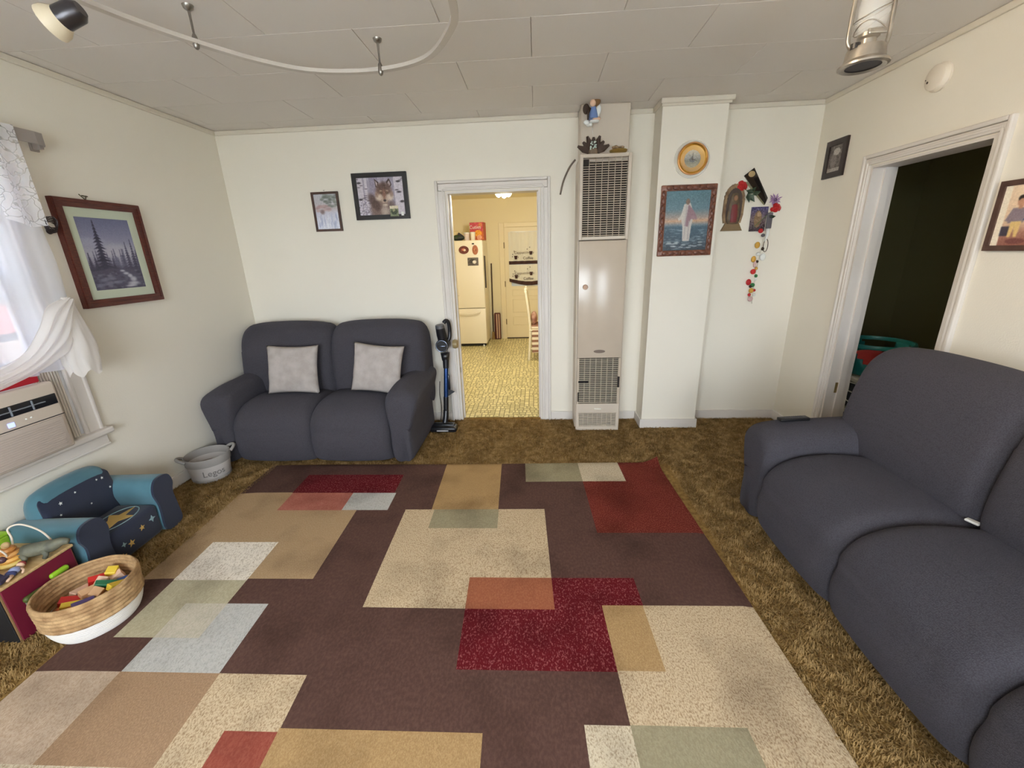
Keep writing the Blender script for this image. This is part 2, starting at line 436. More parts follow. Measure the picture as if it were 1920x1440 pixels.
# door casings
def casing(name, w, h, depth, cw, mats, loc, rotz, flip=1):
    """opening w x h centred on local x, wall face at local y=0 facing -y, jamb runs to +depth"""
    root = bpy.data.objects.new(name, None); COL.objects.link(root); root.location = loc; root.rotation_euler = (0, 0, rotz); struct(root)
    for s in (-1, 1):
        a, b = s*w/2, s*(w/2+cw)
        m = MB(); m.rbox(min(a+s*.006, b-s*.004), max(a+s*.006, b-s*.004), -.016, .002, .001, h+.006, .003, 1)
        m.rbox(min(b-s*.022, b), max(b-s*.022, b), -.026, .002, 0, h+cw, .006, 2)
        m.rbox(min(a+s*.02, a+s*.034), max(a+s*.02, a+s*.034), -.021, .001, .0015, h+.02, .004, 2)
        m.build('side_casing', mats, root)
        m = MB(); m.box(min(a, a-s*.014), max(a, a-s*.014), -.004, depth, 0, h); m.box(min(a-s*.014, a-s*.026), max(a-s*.014, a-s*.026), depth*.45, depth*.75, 0, h-.014)
        m.build('jamb', mats, root)
    m = MB(); m.rbox(-w/2-cw+.024, w/2+cw-.024, -.0155, .002, h+.008, h+cw-.024, .003, 1); m.rbox(-w/2-cw+.023, w/2+cw-.023, -.0255, .002, h+cw-.022, h+cw, .006, 2)
    m.rbox(-w/2-.0195, w/2+.0195, -.0205, 0, h+.02, h+.034, .004, 2); m.build('head_casing', mats, root)
    MB().box(-w/2+.014, w/2-.014, -.004, depth, h-.014, h).build('head_jamb', mats, root)
    return root
t1 = casing('trim_1', DR-DL, DH, .125, .085, M_TRIM, ((DL+DR)/2, YB, 0), 0)
M_BRASS = mat('old_brass', S(150, 128, 84), .4, .7)
m = MB(); m.box((DR-DL)/2-.0155, (DR-DL)/2-.0138, .03, .055, .77, .83); m.build('strike_plate', M_BRASS, t1)
m = MB(); m.box(-(DR-DL)/2+.0138, -(DR-DL)/2+.0155, .03, .05, .47, .52); m.build('hinge_leaf', M_BRASS, t1)
t2 = casing('trim_2', RD1-RD0, RDH, .15, .068, M_TRIM, (XR, (RD0+RD1)/2, 0), -PI/2)
m = MB(); m.box(-(RD1-RD0)/2+.0138, -(RD1-RD0)/2+.017, .05, .085, .46, .54); m.build('strike_plate', M_BRASS, t2)

# baseboards and ceiling mouldings
def base(name, x0, x1, y0, y1, h=.085): return struct(MB().rbox(x0, x1, y0, y1, 0, h, .005, 2).build(name, M_TRIM))
base('baseboard_back', XL+.015, DL-.086, YB-.016, YB)
base('baseboard_back', DR+.086, .335, YB-.016, YB); base('baseboard_back', .70, PX0-.016, YB-.016, YB); base('baseboard_back', PX1+.016, XR-.015, YB-.016, YB)
base('baseboard_left', XL, XL+.016, YF, YB)
base('baseboard_right', XR-.016, XR, RD1+.069, YB); base('baseboard_right', XR-.016, XR, YF, RD0-.069)
b = MB(); b.rbox(PX0-.016, PX1+.016, PY-.016, PY, 0, .085, .005, 2); b.rbox(PX0-.0155, PX0, PY-.006, YB, 0, .0845, .005, 2); b.rbox(PX1, PX1+.0155, PY-.006, YB, 0, .0845, .005, 2)
struct(b.build('baseboard_chimney_breast', M_TRIM))
def crown(mb, x0, x1, y0, y1, ax):
    mb.rbox(x0, x1, y0, y1, H-.035, H-.001, .006, 2)
M_CROWN = mat('crown_paint', S(216, 208, 192), .6)
b = MB(); crown(b, XL, .335, YB-.016, YB, 0); crown(b, .705, PX0, YB-.016, YB, 0); crown(b, PX1, XR, YB-.016, YB, 0); struct(b.build('trim_3', M_CROWN))
b = MB(); crown(b, PX0-.02, PX1+.03, PY-.03, PY, 0); crown(b, PX0-.0195, PX0, PY+.0005, YB, 0); crown(b, PX1, PX1+.0295, PY+.0005, YB, 0)
b.rbox(PX0-.01, PX1+.015, PY-.015, PY, H-.05, H-.03, .005, 2); struct(b.build('trim_4', M_CROWN))
b = MB(); crown(b, XL, XL+.016, YF, YB, 0); struct(b.build('trim_5', M_CROWN))
b = MB(); crown(b, XR-.016, XR, YF, YB, 0); struct(b.build('trim_6', M_CROWN))

# windows
M_VINYL = mat('window_vinyl', S(232, 233, 236), .35)
M_PANE = glass('window_pane', (1, 1, 1), .01, .06)
def window_left():
    root = bpy.data.objects.new('window_1', None); COL.objects.link(root); root.location = (XL, (WIN_L[0]+WIN_L[1])/2, 0); struct(root)
    hw = (WIN_L[1]-WIN_L[0])/2; z0, z1 = WIN_L[2], WIN_L[3]; zm = (z0+z1)/2
    m = MB()
    for s in (-1, 1):
        m.box(-.12, -.005, s*hw-(.028 if s > 0 else 0), s*hw+(.028 if s < 0 else 0), z0, z1)
        m.box(-.085, -.02, s*hw-(.05 if s > 0 else 0), s*hw+(.05 if s < 0 else 0), z0, z1)
    m.box(-.12, -.005, -hw, hw, z1-.028, z1); m.build('frame', M_VINYL, root)
    def sash(xa, xb, za, zb, nm):
        q = MB(); t = .042; a, b2 = -hw+.045, hw-.045
        q.box(xa, xb, a, a+t, za, zb); q.box(xa, xb, b2-t, b2, za, zb); q.box(xa, xb, a+t, b2-t, za, za+t); q.box(xa, xb, a+t, b2-t, zb-t, zb)
        s = q.build(nm, M_VINYL, root); MB().box((xa+xb)/2-.002, (xa+xb)/2+.002, a+t, b2-t, za+t, zb-t).build('pane', M_PANE, s)
    sash(-.10, -.07, 1.36, z1-.028, 'upper_sash'); sash(-.068, -.038, 1.045, 1.50, 'lower_sash')
    m = MB()
    for s in (-1, 1):
        a, b2 = s*(hw-.01), s*(hw+.085)
        m.rbox(.0005, .016, min(a+s*.003, b2-s*.003), max(a+s*.003, b2-s*.003), z0-.008, z1+.078, .004, 1); m.rbox(0, .026, min(b2-s*.02, b2), max(b2-s*.02, b2), z0-.01, z1+.085, .006, 2); m.rbox(-.001, .021, min(a, a+s*.02), max(a, a+s*.02), z0-.009, z1-.012, .006, 2)
    m.rbox(-.001, .0195, -hw-.060, hw+.060, z1-.010, z1+.083, .004, 1); m.build('casing', M_TRIM, root)
    m = MB(); m.rbox(-.12, .055, -hw-.115, hw+.115, z0-.038, z0-.002, .01, 3); m.build('sill', M_TRIM, root)
    m = MB(); m.rbox(0, .02, -hw-.093, hw+.093, z0-.105, z0-.039, .005, 2); m.rbox(-.001, .026, -hw-.095, hw+.095, z0-.112, z0-.098, .005, 2); m.build('apron', M_TRIM, root)
window_left()
def window_front(name, x0, x1, z0, z1, nx, nz):
    root = bpy.data.objects.new(name, None); COL.objects.link(root); root.location = ((x0+x1)/2, YF, 0); struct(root)
    hw = (x1-x0)/2; m = MB(); t = .05
    m.box(-hw, -hw+t, -.1, -.03, z0, z1); m.box(hw-t, hw, -.1, -.03, z0, z1); m.box(-hw+t, hw-t, -.1, -.03, z0, z0+t); m.box(-hw+t, hw-t, -.1, -.03, z1-t, z1)
    for i in range(1, nx): x = -hw+2*hw*i/nx; m.box(x-.02, x+.02, -.09, -.04, z0+t, z1-t)
    for i in range(1, nz): z = z0+(z1-z0)*i/nz; m.box(-hw+t, hw-t, -.089, -.041, z-.02, z+.02)
    f = m.build('frame', M_VINYL, root); MB().box(-hw+t, hw-t, -.067, -.063, z0+t, z1-t).build('pane', M_PANE, f)
    m = MB(); c = .08
    m.rbox(-hw-c, -hw, 0, .02, z0-c, z1+c, .004, 1); m.rbox(hw, hw+c, 0, .02, z0-c, z1+c, .004, 1); m.rbox(-hw, hw, 0, .02, z1, z1+c, .004, 1); m.rbox(-hw, hw, 0, .02, z0-c, z0, .004, 1); m.build('casing', M_TRIM, root)
window_front('window_2', WIN_F[0], WIN_F[1], WIN_F[2], WIN_F[3], 2, 2)
window_front('window_3', WIN_G[0], WIN_G[1], WIN_G[2], WIN_G[3], 2, 3)

# neighbouring house seen through the side window
nb = thing('neighbour_house', 'pale siding of the neighbouring house outside the window', 'house', (-4.5, 1.5, -.6))
MB().box(-.2, 0, -6, 8, 0, 6.2).build('siding', mat('neighbour_siding', S(112, 118, 134), .8), nb)
MB().box(0, .06, -6, 8, 1.62, 1.84).build('trim_band', mat('neighbour_pink', S(160, 100, 102), .8), nb)
MB().box(0, .10, -6, 8, 0, 1.55).build('lower_wall', mat('neighbour_cream', S(150, 134, 122), .8), nb)
struct(MB().box(XL-.95, XL-.15, YF-.5, YB+.3, 2.42, 2.50).build('sky_block_slab', mat('sky_block_paint', S(150, 146, 140), .8)))  # unseen overhang, added to cut the sky light reaching the side window
# shag carpet pile in the part of the floor that shows around the rug
def carpet_pile():
    FLr, FRr = np.array((-2.06, 2.80)), np.array((.89, 2.845))
    n = 430000
    x = NPR.uniform(XL+.02, XR-.02, n); y = NPR.uniform(-.4, YB-.005, n)
    k = ~((x > -2.03) & (x < .955) & (y < 2.80+.015*(x+2)/3) & (y > .42))       # not under the rug
    k &= ~((x > -.99) & (x < .0) & (y > YB-.02) & False)
    k &= ~((x > 1.28) & (y < 2.35) & (y > .05))                                  # not under the sofa
    k &= ~((x > -2.5) & (x < -1.1) & (y > 2.92))                     # not under the loveseat
    k &= ~((x > PX0-.02) & (x < PX1+.02) & (y > PY-.02)) & ~((x > .33) & (x < .71) & (y > 3.44))
    x, y = x[k], y[k]; n = len(x)
    ang = 2.2*np.sin(x*17.1+1.3*np.sin(y*11))+1.7*np.cos(y*19.3+np.sin(x*13)) + NPR.normal(0, 1.1, n)
    L = NPR.uniform(.008, .020, n); wd = NPR.uniform(.001, .0021, n); hh = NPR.uniform(.007, .019, n)
    dx, dy = np.cos(ang), np.sin(ang); sx, sy = -dy, dx
    z = np.zeros(n)
    P = np.empty((n, 6, 3))
    for j, (t, zz) in enumerate(((0, 0.0), (.5, .9), (1.0, .8))):
        cx = x+dx*L*t; cy = y+dy*L*t; ws = wd*(1-.5*t)
        P[:, 2*j, 0] = cx-sx*ws; P[:, 2*j, 1] = cy-sy*ws; P[:, 2*j, 2] = hh*zz
        P[:, 2*j+1, 0] = cx+sx*ws; P[:, 2*j+1, 1] = cy+sy*ws; P[:, 2*j+1, 2] = hh*zz
    np.clip(P[..., 0], XL+.001, XR-.001, out=P[..., 0]); np.minimum(P[..., 1], YB-.001, out=P[..., 1])
    F = (np.arange(n)[:, None, None]*6 + np.array([[0, 1, 3, 2], [2, 3, 5, 4]])[None]).reshape(-1, 4)
    me = bpy.data.meshes.new('carpet_pile'); me.vertices.add(n*6); me.vertices.foreach_set('co', P.ravel())
    me.loops.add(len(F)*4); me.loops.foreach_set('vertex_index', F.ravel().astype(np.int32))
    me.polygons.add(len(F)); me.polygons.foreach_set('loop_start', np.arange(len(F), dtype=np.int32)*4)
    me.polygons.foreach_set('use_smooth', np.ones(len(F), bool)); me.update(calc_edges=True)
    me.materials.append(mat('carpet_yarn', S(132, 104, 62), .9, col2=S(172, 142, 94), nscale=26, spec=.15, detail=5))
    o = bpy.data.objects.new('carpet_pile', me); COL.objects.link(o)
    tag(o, 'golden brown shag carpet pile covering the floor around the rug', 'carpet', kind='stuff')
carpet_pile()

# ================================================================== RUG
def speckle(name, base, fleck, scale, lo, hi, bump=.5, mute=.16):
    """heathered woven pile: base yarn with lighter or darker flecks"""
    if name in MATS: return MATS[name]
    base, fleck = (tuple(v*(1-mute)+mute*(.3*q[0]+.59*q[1]+.11*q[2]) for v in q) for q in (base, fleck))
    m = bpy.data.materials.new(name); m.use_nodes = True; nt = m.node_tree; b = nt.nodes['Principled BSDF']
    b.inputs['Roughness'].default_value = .95; b.inputs['Specular IOR Level'].default_value = .1
    tc = nt.nodes.new('ShaderNodeTexCoord'); mp = nt.nodes.new('ShaderNodeMapping'); mp.inputs['Scale'].default_value = (1.6, 1, 1)
    nt.links.new(tc.outputs['Object'], mp.inputs[0])
    n = nt.nodes.new('ShaderNodeTexNoise'); n.inputs['Scale'].default_value = scale; n.inputs['Detail'].default_value = 2.5; n.inputs['Roughness'].default_value = .6
    nt.links.new(mp.outputs[0], n.inputs['Vector'])
    r = nt.nodes.new('ShaderNodeValToRGB'); r.color_ramp.elements[0].position = lo; r.color_ramp.elements[1].position = hi
    r.color_ramp.elements[0].color = (*base, 1); r.color_ramp.elements[1].color = (*fleck, 1); nt.links.new(n.outputs['Fac'], r.inputs[0])
    n2 = nt.nodes.new('ShaderNodeTexNoise'); n2.inputs['Scale'].default_value = 3.2; n2.inputs['Detail'].default_value = 5; nt.links.new(tc.outputs['Object'], n2.inputs['Vector'])
    r2 = nt.nodes.new('ShaderNodeValToRGB'); r2.color_ramp.elements[0].color = (.60, .58, .57, 1); r2.color_ramp.elements[1].color = (1.06, 1.06, 1.06, 1)
    r2.color_ramp.elements[0].position = .28; r2.color_ramp.elements[1].position = .52; nt.links.new(n2.outputs['Fac'], r2.inputs[0])
    mx = nt.nodes.new('ShaderNodeMixRGB'); mx.blend_type = 'MULTIPLY'; mx.inputs[0].default_value = .8
    nt.links.new(r.outputs[0], mx.inputs[1]); nt.links.new(r2.outputs[0], mx.inputs[2]); nt.links.new(mx.outputs[0], b.inputs['Base Color'])
    bp = nt.nodes.new('ShaderNodeBump'); bp.inputs['Strength'].default_value = bump; bp.inputs['Distance'].default_value = .004
    nt.links.new(n.outputs['Fac'], bp.inputs['Height']); nt.links.new(bp.outputs[0], b.inputs['Normal'])
    MATS[name] = m; return m
def rug():
    FL, FR, NL, NR = map(np.array, [(-2.075, 2.79), (.88, 2.835), (-1.985, .40), (.985, .44)])
    mats = dict(
        brown=speckle('rug_brown', S(84, 57, 49), S(96, 68, 58), 60, .4, .7, .25),
        tan=speckle('rug_tan', S(162, 130, 90), S(176, 145, 104), 120, .4, .65, .4),
        tanb=speckle('rug_tan_deep', S(150, 117, 84), S(166, 132, 96), 120, .4, .65, .4),
        gold=speckle('rug_gold', S(160, 124, 72), S(178, 142, 88), 150, .4, .65, .4),
        crim=speckle('rug_crimson', S(96, 4, 18), S(150, 74, 74), 105, .53, .68, .5),
        rust=speckle('rug_rust', S(168, 90, 72), S(178, 104, 84), 90, .4, .65, .35),
        orange=speckle('rug_orange', S(150, 80, 46), S(162, 94, 56), 90, .4, .65, .35),
        brick=speckle('rug_brick', S(142, 62, 44), S(154, 76, 56), 90, .4, .65, .35),
        red=speckle('rug_red', S(106, 28, 18), S(140, 66, 46), 120, .46, .66, .5),
        grey=speckle('rug_grey', S(180, 178, 172), S(160, 157, 150), 90, .45, .7, .5),
        white=speckle('rug_white', S(222, 211, 194), S(178, 162, 140), 90, .48, .68, .6),
        sage=speckle('rug_sage', S(166, 156, 124), S(180, 170, 138), 90, .4, .65, .4),
        sagel=speckle('rug_sage_light', S(190, 180, 160), S(176, 168, 146), 90, .4, .65, .4),
        sageg=speckle('rug_sage_green', S(142, 131, 100), S(154, 143, 110), 90, .4, .65, .4),
        beige=speckle('rug_beige_fleck', S(200, 176, 138), S(158, 128, 92), 115, .44, .66, .6),
        pink=speckle('rug_pale_beige', S(188, 164, 138), S(170, 143, 116), 110, .42, .66, .5),
        cream=speckle('rug_cream_fleck', S(204, 188, 158), S(162, 140, 110), 115, .46, .68, .6))
    names = list(mats); P = [
        ('tan', 0, .303, .168, .496), ('crim', .126, .366, .07, .17), ('rust', .128, .27, .17, .253), ('grey', .27, .37, .17, .252),
        ('white', .06, .19, .38, .5), ('sage', .061, .19, .5, .637), ('grey', .122, .257, .561, .70), ('sagel', .122, .19, .561, .637),
        ('pink', 0, .121, .70, .84), ('tanb', .121, .258, .70, .83), ('beige', .258, .375, .70, .86), ('brick', .311, .374, .783, .93), ('gold', .374, .609, .778, .95), ('cream', 0, .258, .83, 1.),
        ('gold', .465, .607, 0, .25), ('beige', .409, .704, .25, .566), ('sageg', .471, .608, .25, .328),
        ('crim', .568, .838, .487, .686), ('orange', .568, .704, .487, .566), ('beige', .776, 1., .556, .93), ('gold', .776, .837, .556, .684),
        ('cream', .724, .776, .764, .95), ('sageg', .776, .905, .763, .95), ('red', .80, 1., 0, .345), ('sageg', .667, .80, 0, .116), ('cream', .80, .90, 0, .116)]
    us = sorted({0., 1.} | {p[1] for p in P} | {p[2] for p in P} | set(np.linspace(0, 1, 25)) | {.985, .97, .955})
    vs_ = sorted({0., 1.} | {p[3] for p in P} | {p[4] for p in P} | set(np.linspace(0, 1, 21)) | {.012, .025})
    def colour(u, v):
        c = 'brown'
        for nm, a, b, e, d in P:
            if a <= u < b and e <= v < d: c = nm
        return names.index(c)
    mb = MB(); T = .016
    def pt(u, v):
        q = (1-v)*((1-u)*FL+u*FR) + v*((1-u)*NL+u*NR)
        d = math.hypot((1-u)*2.95, v*2.4); lift = .05*max(0, 1-d/.13)**2
        wob = .0025*math.sin(9*u+4*v)*math.sin(7*v+1)
        ex = max(0, .012 - min(u*2.95, (1-u)*2.95, v*2.4, (1-v)*2.4))
        return q[0], q[1], max(.006, T + wob - ex*.6) + lift
    nu, nv = len(us), len(vs_); V = [pt(u, v) for v in vs_ for u in us]; nb = len(V)
    V += [(x, y, max(.001, z-.014)) for (x, y, z) in V]
    mb.add(V, []); 
    for j in range(nv-1):
        for i in range(nu-1):
            a = j*nu+i; mb.cur = colour((us[i]+us[i+1])/2, (vs_[j]+vs_[j+1])/2)
            mb.f.append((a, a+nu, a+nu+1, a+1)); mb.mi.append(mb.cur)
            mb.f.append((nb+a, nb+a+1, nb+a+nu+1, nb+a+nu)); mb.mi.append(0)
    mb.cur = 0
    for i in range(nu-1):
        for a, b in ((i, i+1), ((nv-1)*nu+i+1, (nv-1)*nu+i)): mb.f.append((a, b, nb+b, nb+a)); mb.mi.append(0)
    for j in range(nv-1):
        for a, b in (((j+1)*nu, j*nu), (j*nu+nu-1, (j+1)*nu+nu-1)): mb.f.append((a, b, nb+b, nb+a)); mb.mi.append(0)
    o = mb.build('area_rug', [mats[k] for k in names], smooth=True, angle=.9)
    tag(o, 'large brown area rug with overlapping beige, crimson, tan and grey rectangles', 'rug')
rug()

# ================================================================== SOFAS
def fabric(name, c1, c2):
    m = bpy.data.materials.new(name); m.use_nodes = True; nt = m.node_tree; b = nt.nodes['Principled BSDF']
    b.inputs['Roughness'].default_value = .9; b.inputs['Sheen Weight'].default_value = .12; b.inputs['Sheen Roughness'].default_value = .6; b.inputs['Specular IOR Level'].default_value = .15
    b.inputs['Sheen Tint'].default_value = (*S(160, 160, 180), 1)
    tc = nt.nodes.new('ShaderNodeTexCoord'); v = nt.nodes.new('ShaderNodeTexVoronoi'); v.inputs['Scale'].default_value = 240; v.inputs['Randomness'].default_value = .8
    nt.links.new(tc.outputs['Object'], v.inputs['Vector'])
    r = nt.nodes.new('ShaderNodeValToRGB'); r.color_ramp.elements[0].color = (*c2, 1); r.color_ramp.elements[1].color = (*c1, 1); r.color_ramp.elements[0].position = .1; r.color_ramp.elements[1].position = .75
    nt.links.new(v.outputs['Distance'], r.inputs[0]); nt.links.new(r.outputs[0], b.inputs['Base Color'])
    bp = nt.nodes.new('ShaderNodeBump'); bp.inputs['Strength'].default_value = .55; bp.inputs['Distance'].default_value = .0025; bp.invert = True
    nt.links.new(v.outputs['Distance'], bp.inputs['Height'])
    n = nt.nodes.new('ShaderNodeTexNoise'); n.inputs['Scale'].default_value = 5; nt.links.new(tc.outputs['Object'], n.inputs['Vector'])
    b2 = nt.nodes.new('ShaderNodeBump'); b2.inputs['Strength'].default_value = .25; b2.inputs['Distance'].default_value = .02
    nt.links.new(n.outputs['Fac'], b2.inputs['Height']); nt.links.new(b2.outputs[0], bp.inputs['Normal']); nt.links.new(bp.outputs[0], b.inputs['Normal'])
    MATS[name] = m; return m
M_SLATE = fabric('slate_slipcover', S(63, 61, 66), S(77, 75, 81))
M_BLACK = mat('black_plastic', S(22, 22, 24), .4)
M_TAG = mat('white_cotton', S(225, 222, 215), .9)
SEAT_P = rounded([(-.18, .43), (-.36, .462), (-.54, .478), (-.70, .465), (-.81, .415), (-.868, .335), (-.872, .275), (-.886, .205), (-.878, .12), (-.845, .045), (-.76, .02), (-.45, .03), (-.20, .06), (-.16, .25)], 6)
BACK_P = rounded([(-.30, .36), (-.375, .46), (-.385, .60), (-.36, .76), (-.325, .90), (-.265, .985), (-.17, 1.015), (-.075, .985), (-.02, .90), (-.015, .65), (-.02, .35), (-.15, .28)], 6)
def arm_profile(w, h):   # (x outward, z)
    return rounded([(-w/2+.01, .05), (-w/2+.0, .30), (-w/2-.015, h-.12), (-w/2+.01, h-.035), (-w/2+.09, h), (w/2-.08, h-.005), (w/2-.0, h-.06), (w/2-.005, h-.14), (w/2-.035, h-.24), (w/2-.06, .25), (w/2-.06, .05), (0, .03)], 5)
def recliner(name, label, seats, backs, sw, aw, ah, loc, rotz):
    """seats wide sofa, local x along the width, back at y=0, front at y=-.88"""
    root = thing(name, label, 'sofa', loc, rotz)
    W = seats*sw
    mb = MB(); mb.rbox(-W/2-aw*.4, W/2+aw*.4, -.78, -.03, .03, .40, .03, 2); mb.build('base', M_SLATE, root, smooth=True, angle=.8)
    for i in range(seats):
        cx = -W/2 + sw*(i+.5)
        mb = MB(); loft(mb, SEAT_P, sw/2+.004, .085, lambda s, a, b: (cx+s, a, b), nmid=10, puff=.012, inset=.06)
        mb.build('seat_cushion', M_SLATE, root, smooth=True)
    x = -sum(backs)/2
    for bw in backs:
        cx = x + bw/2; x += bw
        def plc(s, a, b, cx=cx, bw=bw):
            t = abs(s)/(bw/2); e = (s/(bw/2))
            z = b - (.028*t**4 if b > .8 else 0)
            return (cx+s, a, z)
        mb = MB(); loft(mb, BACK_P, bw/2+.008, .075, plc, nmid=12, puff=.014, inset=.085)
        mb.build('backrest', M_SLATE, root, smooth=True)
    for sgn in (-1, 1):
        cx = sgn*(W/2 + aw/2)
        def pl(s, a, b, cx=cx, sgn=sgn):
            yy = -.475 + s; fz = b
            if b > .3: fz = b - .05*max(0, (-.55-yy)/.33)**2*(b/ah) + .02*max(0, (yy+.5)/.4)
            return (cx + sgn*a, yy, fz)
        mb = MB(); loft(mb, arm_profile(aw, ah), .375, .08, pl, nmid=10, inset=.05)
        mb.build('armrest', M_SLATE, root, smooth=True)
    for px in [-W/2+.04] + [-W/2 + sw*(i+1) for i in range(seats-1)]:
        mb = MB(); mb.xf(Matrix.Translation((px, -.37, .462)) @ Matrix.Rotation(.4, 4, 'Z')); mb.rbox(-.022, .022, -.012, .012, 0, .010, .003, 1)
        if seats == 3: mb.build('slipcover_strap', M_TAG, root)
    for sx in (-1, 1):
        mb = MB(); mb.rbox(sx*(W/2)-.025, sx*(W/2)+.025, -.74, -.69, 0, .04, .004, 1); mb.build('foot', M_BLACK, root)
    return root
recliner('loveseat', 'slate grey slipcovered loveseat recliner against the back wall', 2, (.80, .80), .612, .235, .615, (-1.752, 3.672, 0), 0)
recliner('sofa', 'long slate grey slipcovered reclining sofa along the right wall', 3, (.80, .60, .80), .60, .285, .585, (2.085, 1.20, 0), -PI/2)

# throw pillows
M_PILLOW = mat('pillow_plush', S(166, 158, 152), .95, col2=S(180, 172, 167), nscale=14, bump=.6, bscale=180, bdist=.004, spec=.1)
def pillow(label, loc, rot, w, h):
    root = thing('throw_pillow', label, 'pillow', loc, 0, 'grey throw pillows on the loveseat'); root.rotation_euler = rot
    n = 22; vs, fs = [], []
    for side in (-1, 1):
        for j in range(n+1):
            for i in range(n+1):
                u, v = -1+2*i/n, -1+2*j/n
                k = ((1-u*u)*(1-v*v)); th = .062*max(k, 0)**.42
                px = u*w/2*(1-.075*(1-v*v)*abs(u)**3); pz = v*h/2*(1-.075*(1-u*u)*abs(v)**3)
                th *= 1+.12*math.sin(5*u+2*v)+.06*math.sin(9*v-4*u)
                vs.append((px, side*th, pz+h/2))
    m = (n+1)**2
    for s in range(2):
        for j in range(n):
            for i in range(n):
                a = s*m+j*(n+1)+i; fs.append((a, a+1, a+n+2, a+n+1))
    mb = MB().add(vs, fs); o = mb.build('cover', M_PILLOW, root, smooth=True)
    bm = bmesh.new(); bm.from_mesh(o.data); bmesh.ops.remove_doubles(bm, verts=bm.verts[:], dist=.0008); bmesh.ops.recalc_face_normals(bm, faces=bm.faces[:]); bm.to_mesh(o.data); bm.free()
    return root
pillow('square grey plush pillow on the loveseat cushion nearer the window', (-2.005, 3.125, .484), (-.24, .02, .05), .43, .40)
pillow('square grey plush pillow tilted against the loveseat arm near the doorway', (-1.315, 3.115, .486), (-.24, .09, -.10), .43, .40)

# remote control on the sofa arm
def remote():
    r = thing('remote_control', 'black remote control lying on the sofa armrest', 'remote', (1.44, 2.26, .5865), .12)
    MB().rbox(-.085, .085, -.022, .022, 0, .018, .006, 2).build('body', M_BLACK, r, smooth=True, angle=.8)
    m = MB()
    for i in range(9):
        for j in range(3): m.rbox(-.06+i*.013, -.052+i*.013, -.014+j*.011, -.007+j*.011, .017, .0195, .001, 1)
    m.build('buttons', mat('remote_buttons', S(70, 70, 74), .5), r)
remote()

# stick vacuum
def vacuum():
    r = thing('stick_vacuum', 'black and blue cordless stick vacuum standing beside the kitchen doorway', 'vacuum cleaner', (-.858, 3.43, 0))
    B, BL = mat('vacuum_black', S(28, 28, 32), .3), mat('vacuum_blue', S(36, 66, 118), .25, .6)
    G, CL = mat('vacuum_grey', S(88, 88, 92), .4), mat('vacuum_chrome', S(130, 140, 160), .25, .9)
    m = MB(); m.rbox(-.118, .122, -.05, .055, .012, .062, .018, 3); m.rbox(-.10, .10, .0, .06, .05, .075, .015, 2); m.build('floor_head', B, r, smooth=True, angle=.8)
    MB().rbox(-.055, .05, -.0525, -.049, .026, .036, .001, 1).build('logo_strip', mat('pale_print', S(190, 190, 190), .4), r)
    m = MB(); m.tube(spline([(0, .05, .06), (.01, .07, .12), (.012, .09, .18)], 4), [.026]*9, 12); m.build('neck', B, r, smooth=True)
    m = MB(); m.tube([(.012, .09, .17), (.018, .11, .30)], .024, 14); m.build('lower_tube', B, r, smooth=True, angle=.8)
    m = MB(); m.tube([(.018, .11, .30), (.03, .15, .56)], .0205, 14); m.build('tube', BL, r, smooth=True, angle=.8)
    m = MB(); m.tube([(.03, .15, .56), (.033, .16, .64)], [.026, .03], 14); m.rbox(.034, .058, .13, .15, .36, .50, .005, 2); m.build('upper_tube', B, r, smooth=True, angle=.8)
    m = MB(); m.add([(.03, .11, .30), (.10, .115, .345), (.035, .12, .37), (.03, .13, .30), (.10, .125, .345), (.035, .135, .37)], [(0, 1, 2), (5, 4, 3), (0, 3, 4, 1), (1, 4, 5, 2), (2, 5, 3, 0)]); m.build('accessory_clip', B, r)
    m = MB(); m.tube([(.03, .165, .63), (.028, .17, .70)], [.034, .042], 16); m.build('dust_cup', B, r, smooth=True)
    m = MB(); m.lathe([(.0, -.055), (.05, -.055), (.058, -.045), (.058, .06), (.0, .06)], 24, (.02, .15, .775), ax='y'); m.build('motor_housing', B, r, smooth=True, angle=.6)
    m = MB(); m.tube([(.02+.05*math.cos(2*PI*i/24), .093, .775+.05*math.sin(2*PI*i/24)) for i in range(24)], .005, 6, closed=True)
    m.rbox(-.015, .055, .089, .095, .768, .780, .004, 1); m.build('filter_ring', CL, r, smooth=True)
    m = MB(); m.tube([(.02, .16, .81), (.012, .15, .87), (.008, .14, .93)], [.043, .043, .040], 16); m.build('battery', B, r, smooth=True, angle=.8)
    m = MB(); m.tube([(.008, .14, .928), (.006, .137, .955)], [.041, .038], 16); m.build('display_cap', G, r, smooth=True, angle=.8)
    m = MB(); m.tube(spline([(.035, .17, .965), (.055, .18, .985), (.075, .19, .965), (.08, .195, .88), (.07, .185, .82), (.04, .17, .80)], 5), [.017]*26, 10); m.build('handle', B, r, smooth=True)
    m = MB(); m.lathe([(0, 0), (.036, 0), (.042, .02), (.036, .04), (0, .04)], 16, (.10, .20, .77), ax='x'); m.build('brush_roll', mat('vacuum_bin_tan', S(150, 132, 92), .4), r, smooth=True, angle=.7)
vacuum()
m = MB(); m.tube(spline([(-.885, 3.50, .05), (-.925, 3.60, .03), (-.925, 3.67, .14), (-.935, 3.69, .28), (-.925, 3.695, .40)], 6), .003, 6)
tag(m.build('charger_cord', M_BLACK, smooth=True), 'thin black cord hanging behind the stick vacuum', 'cord')

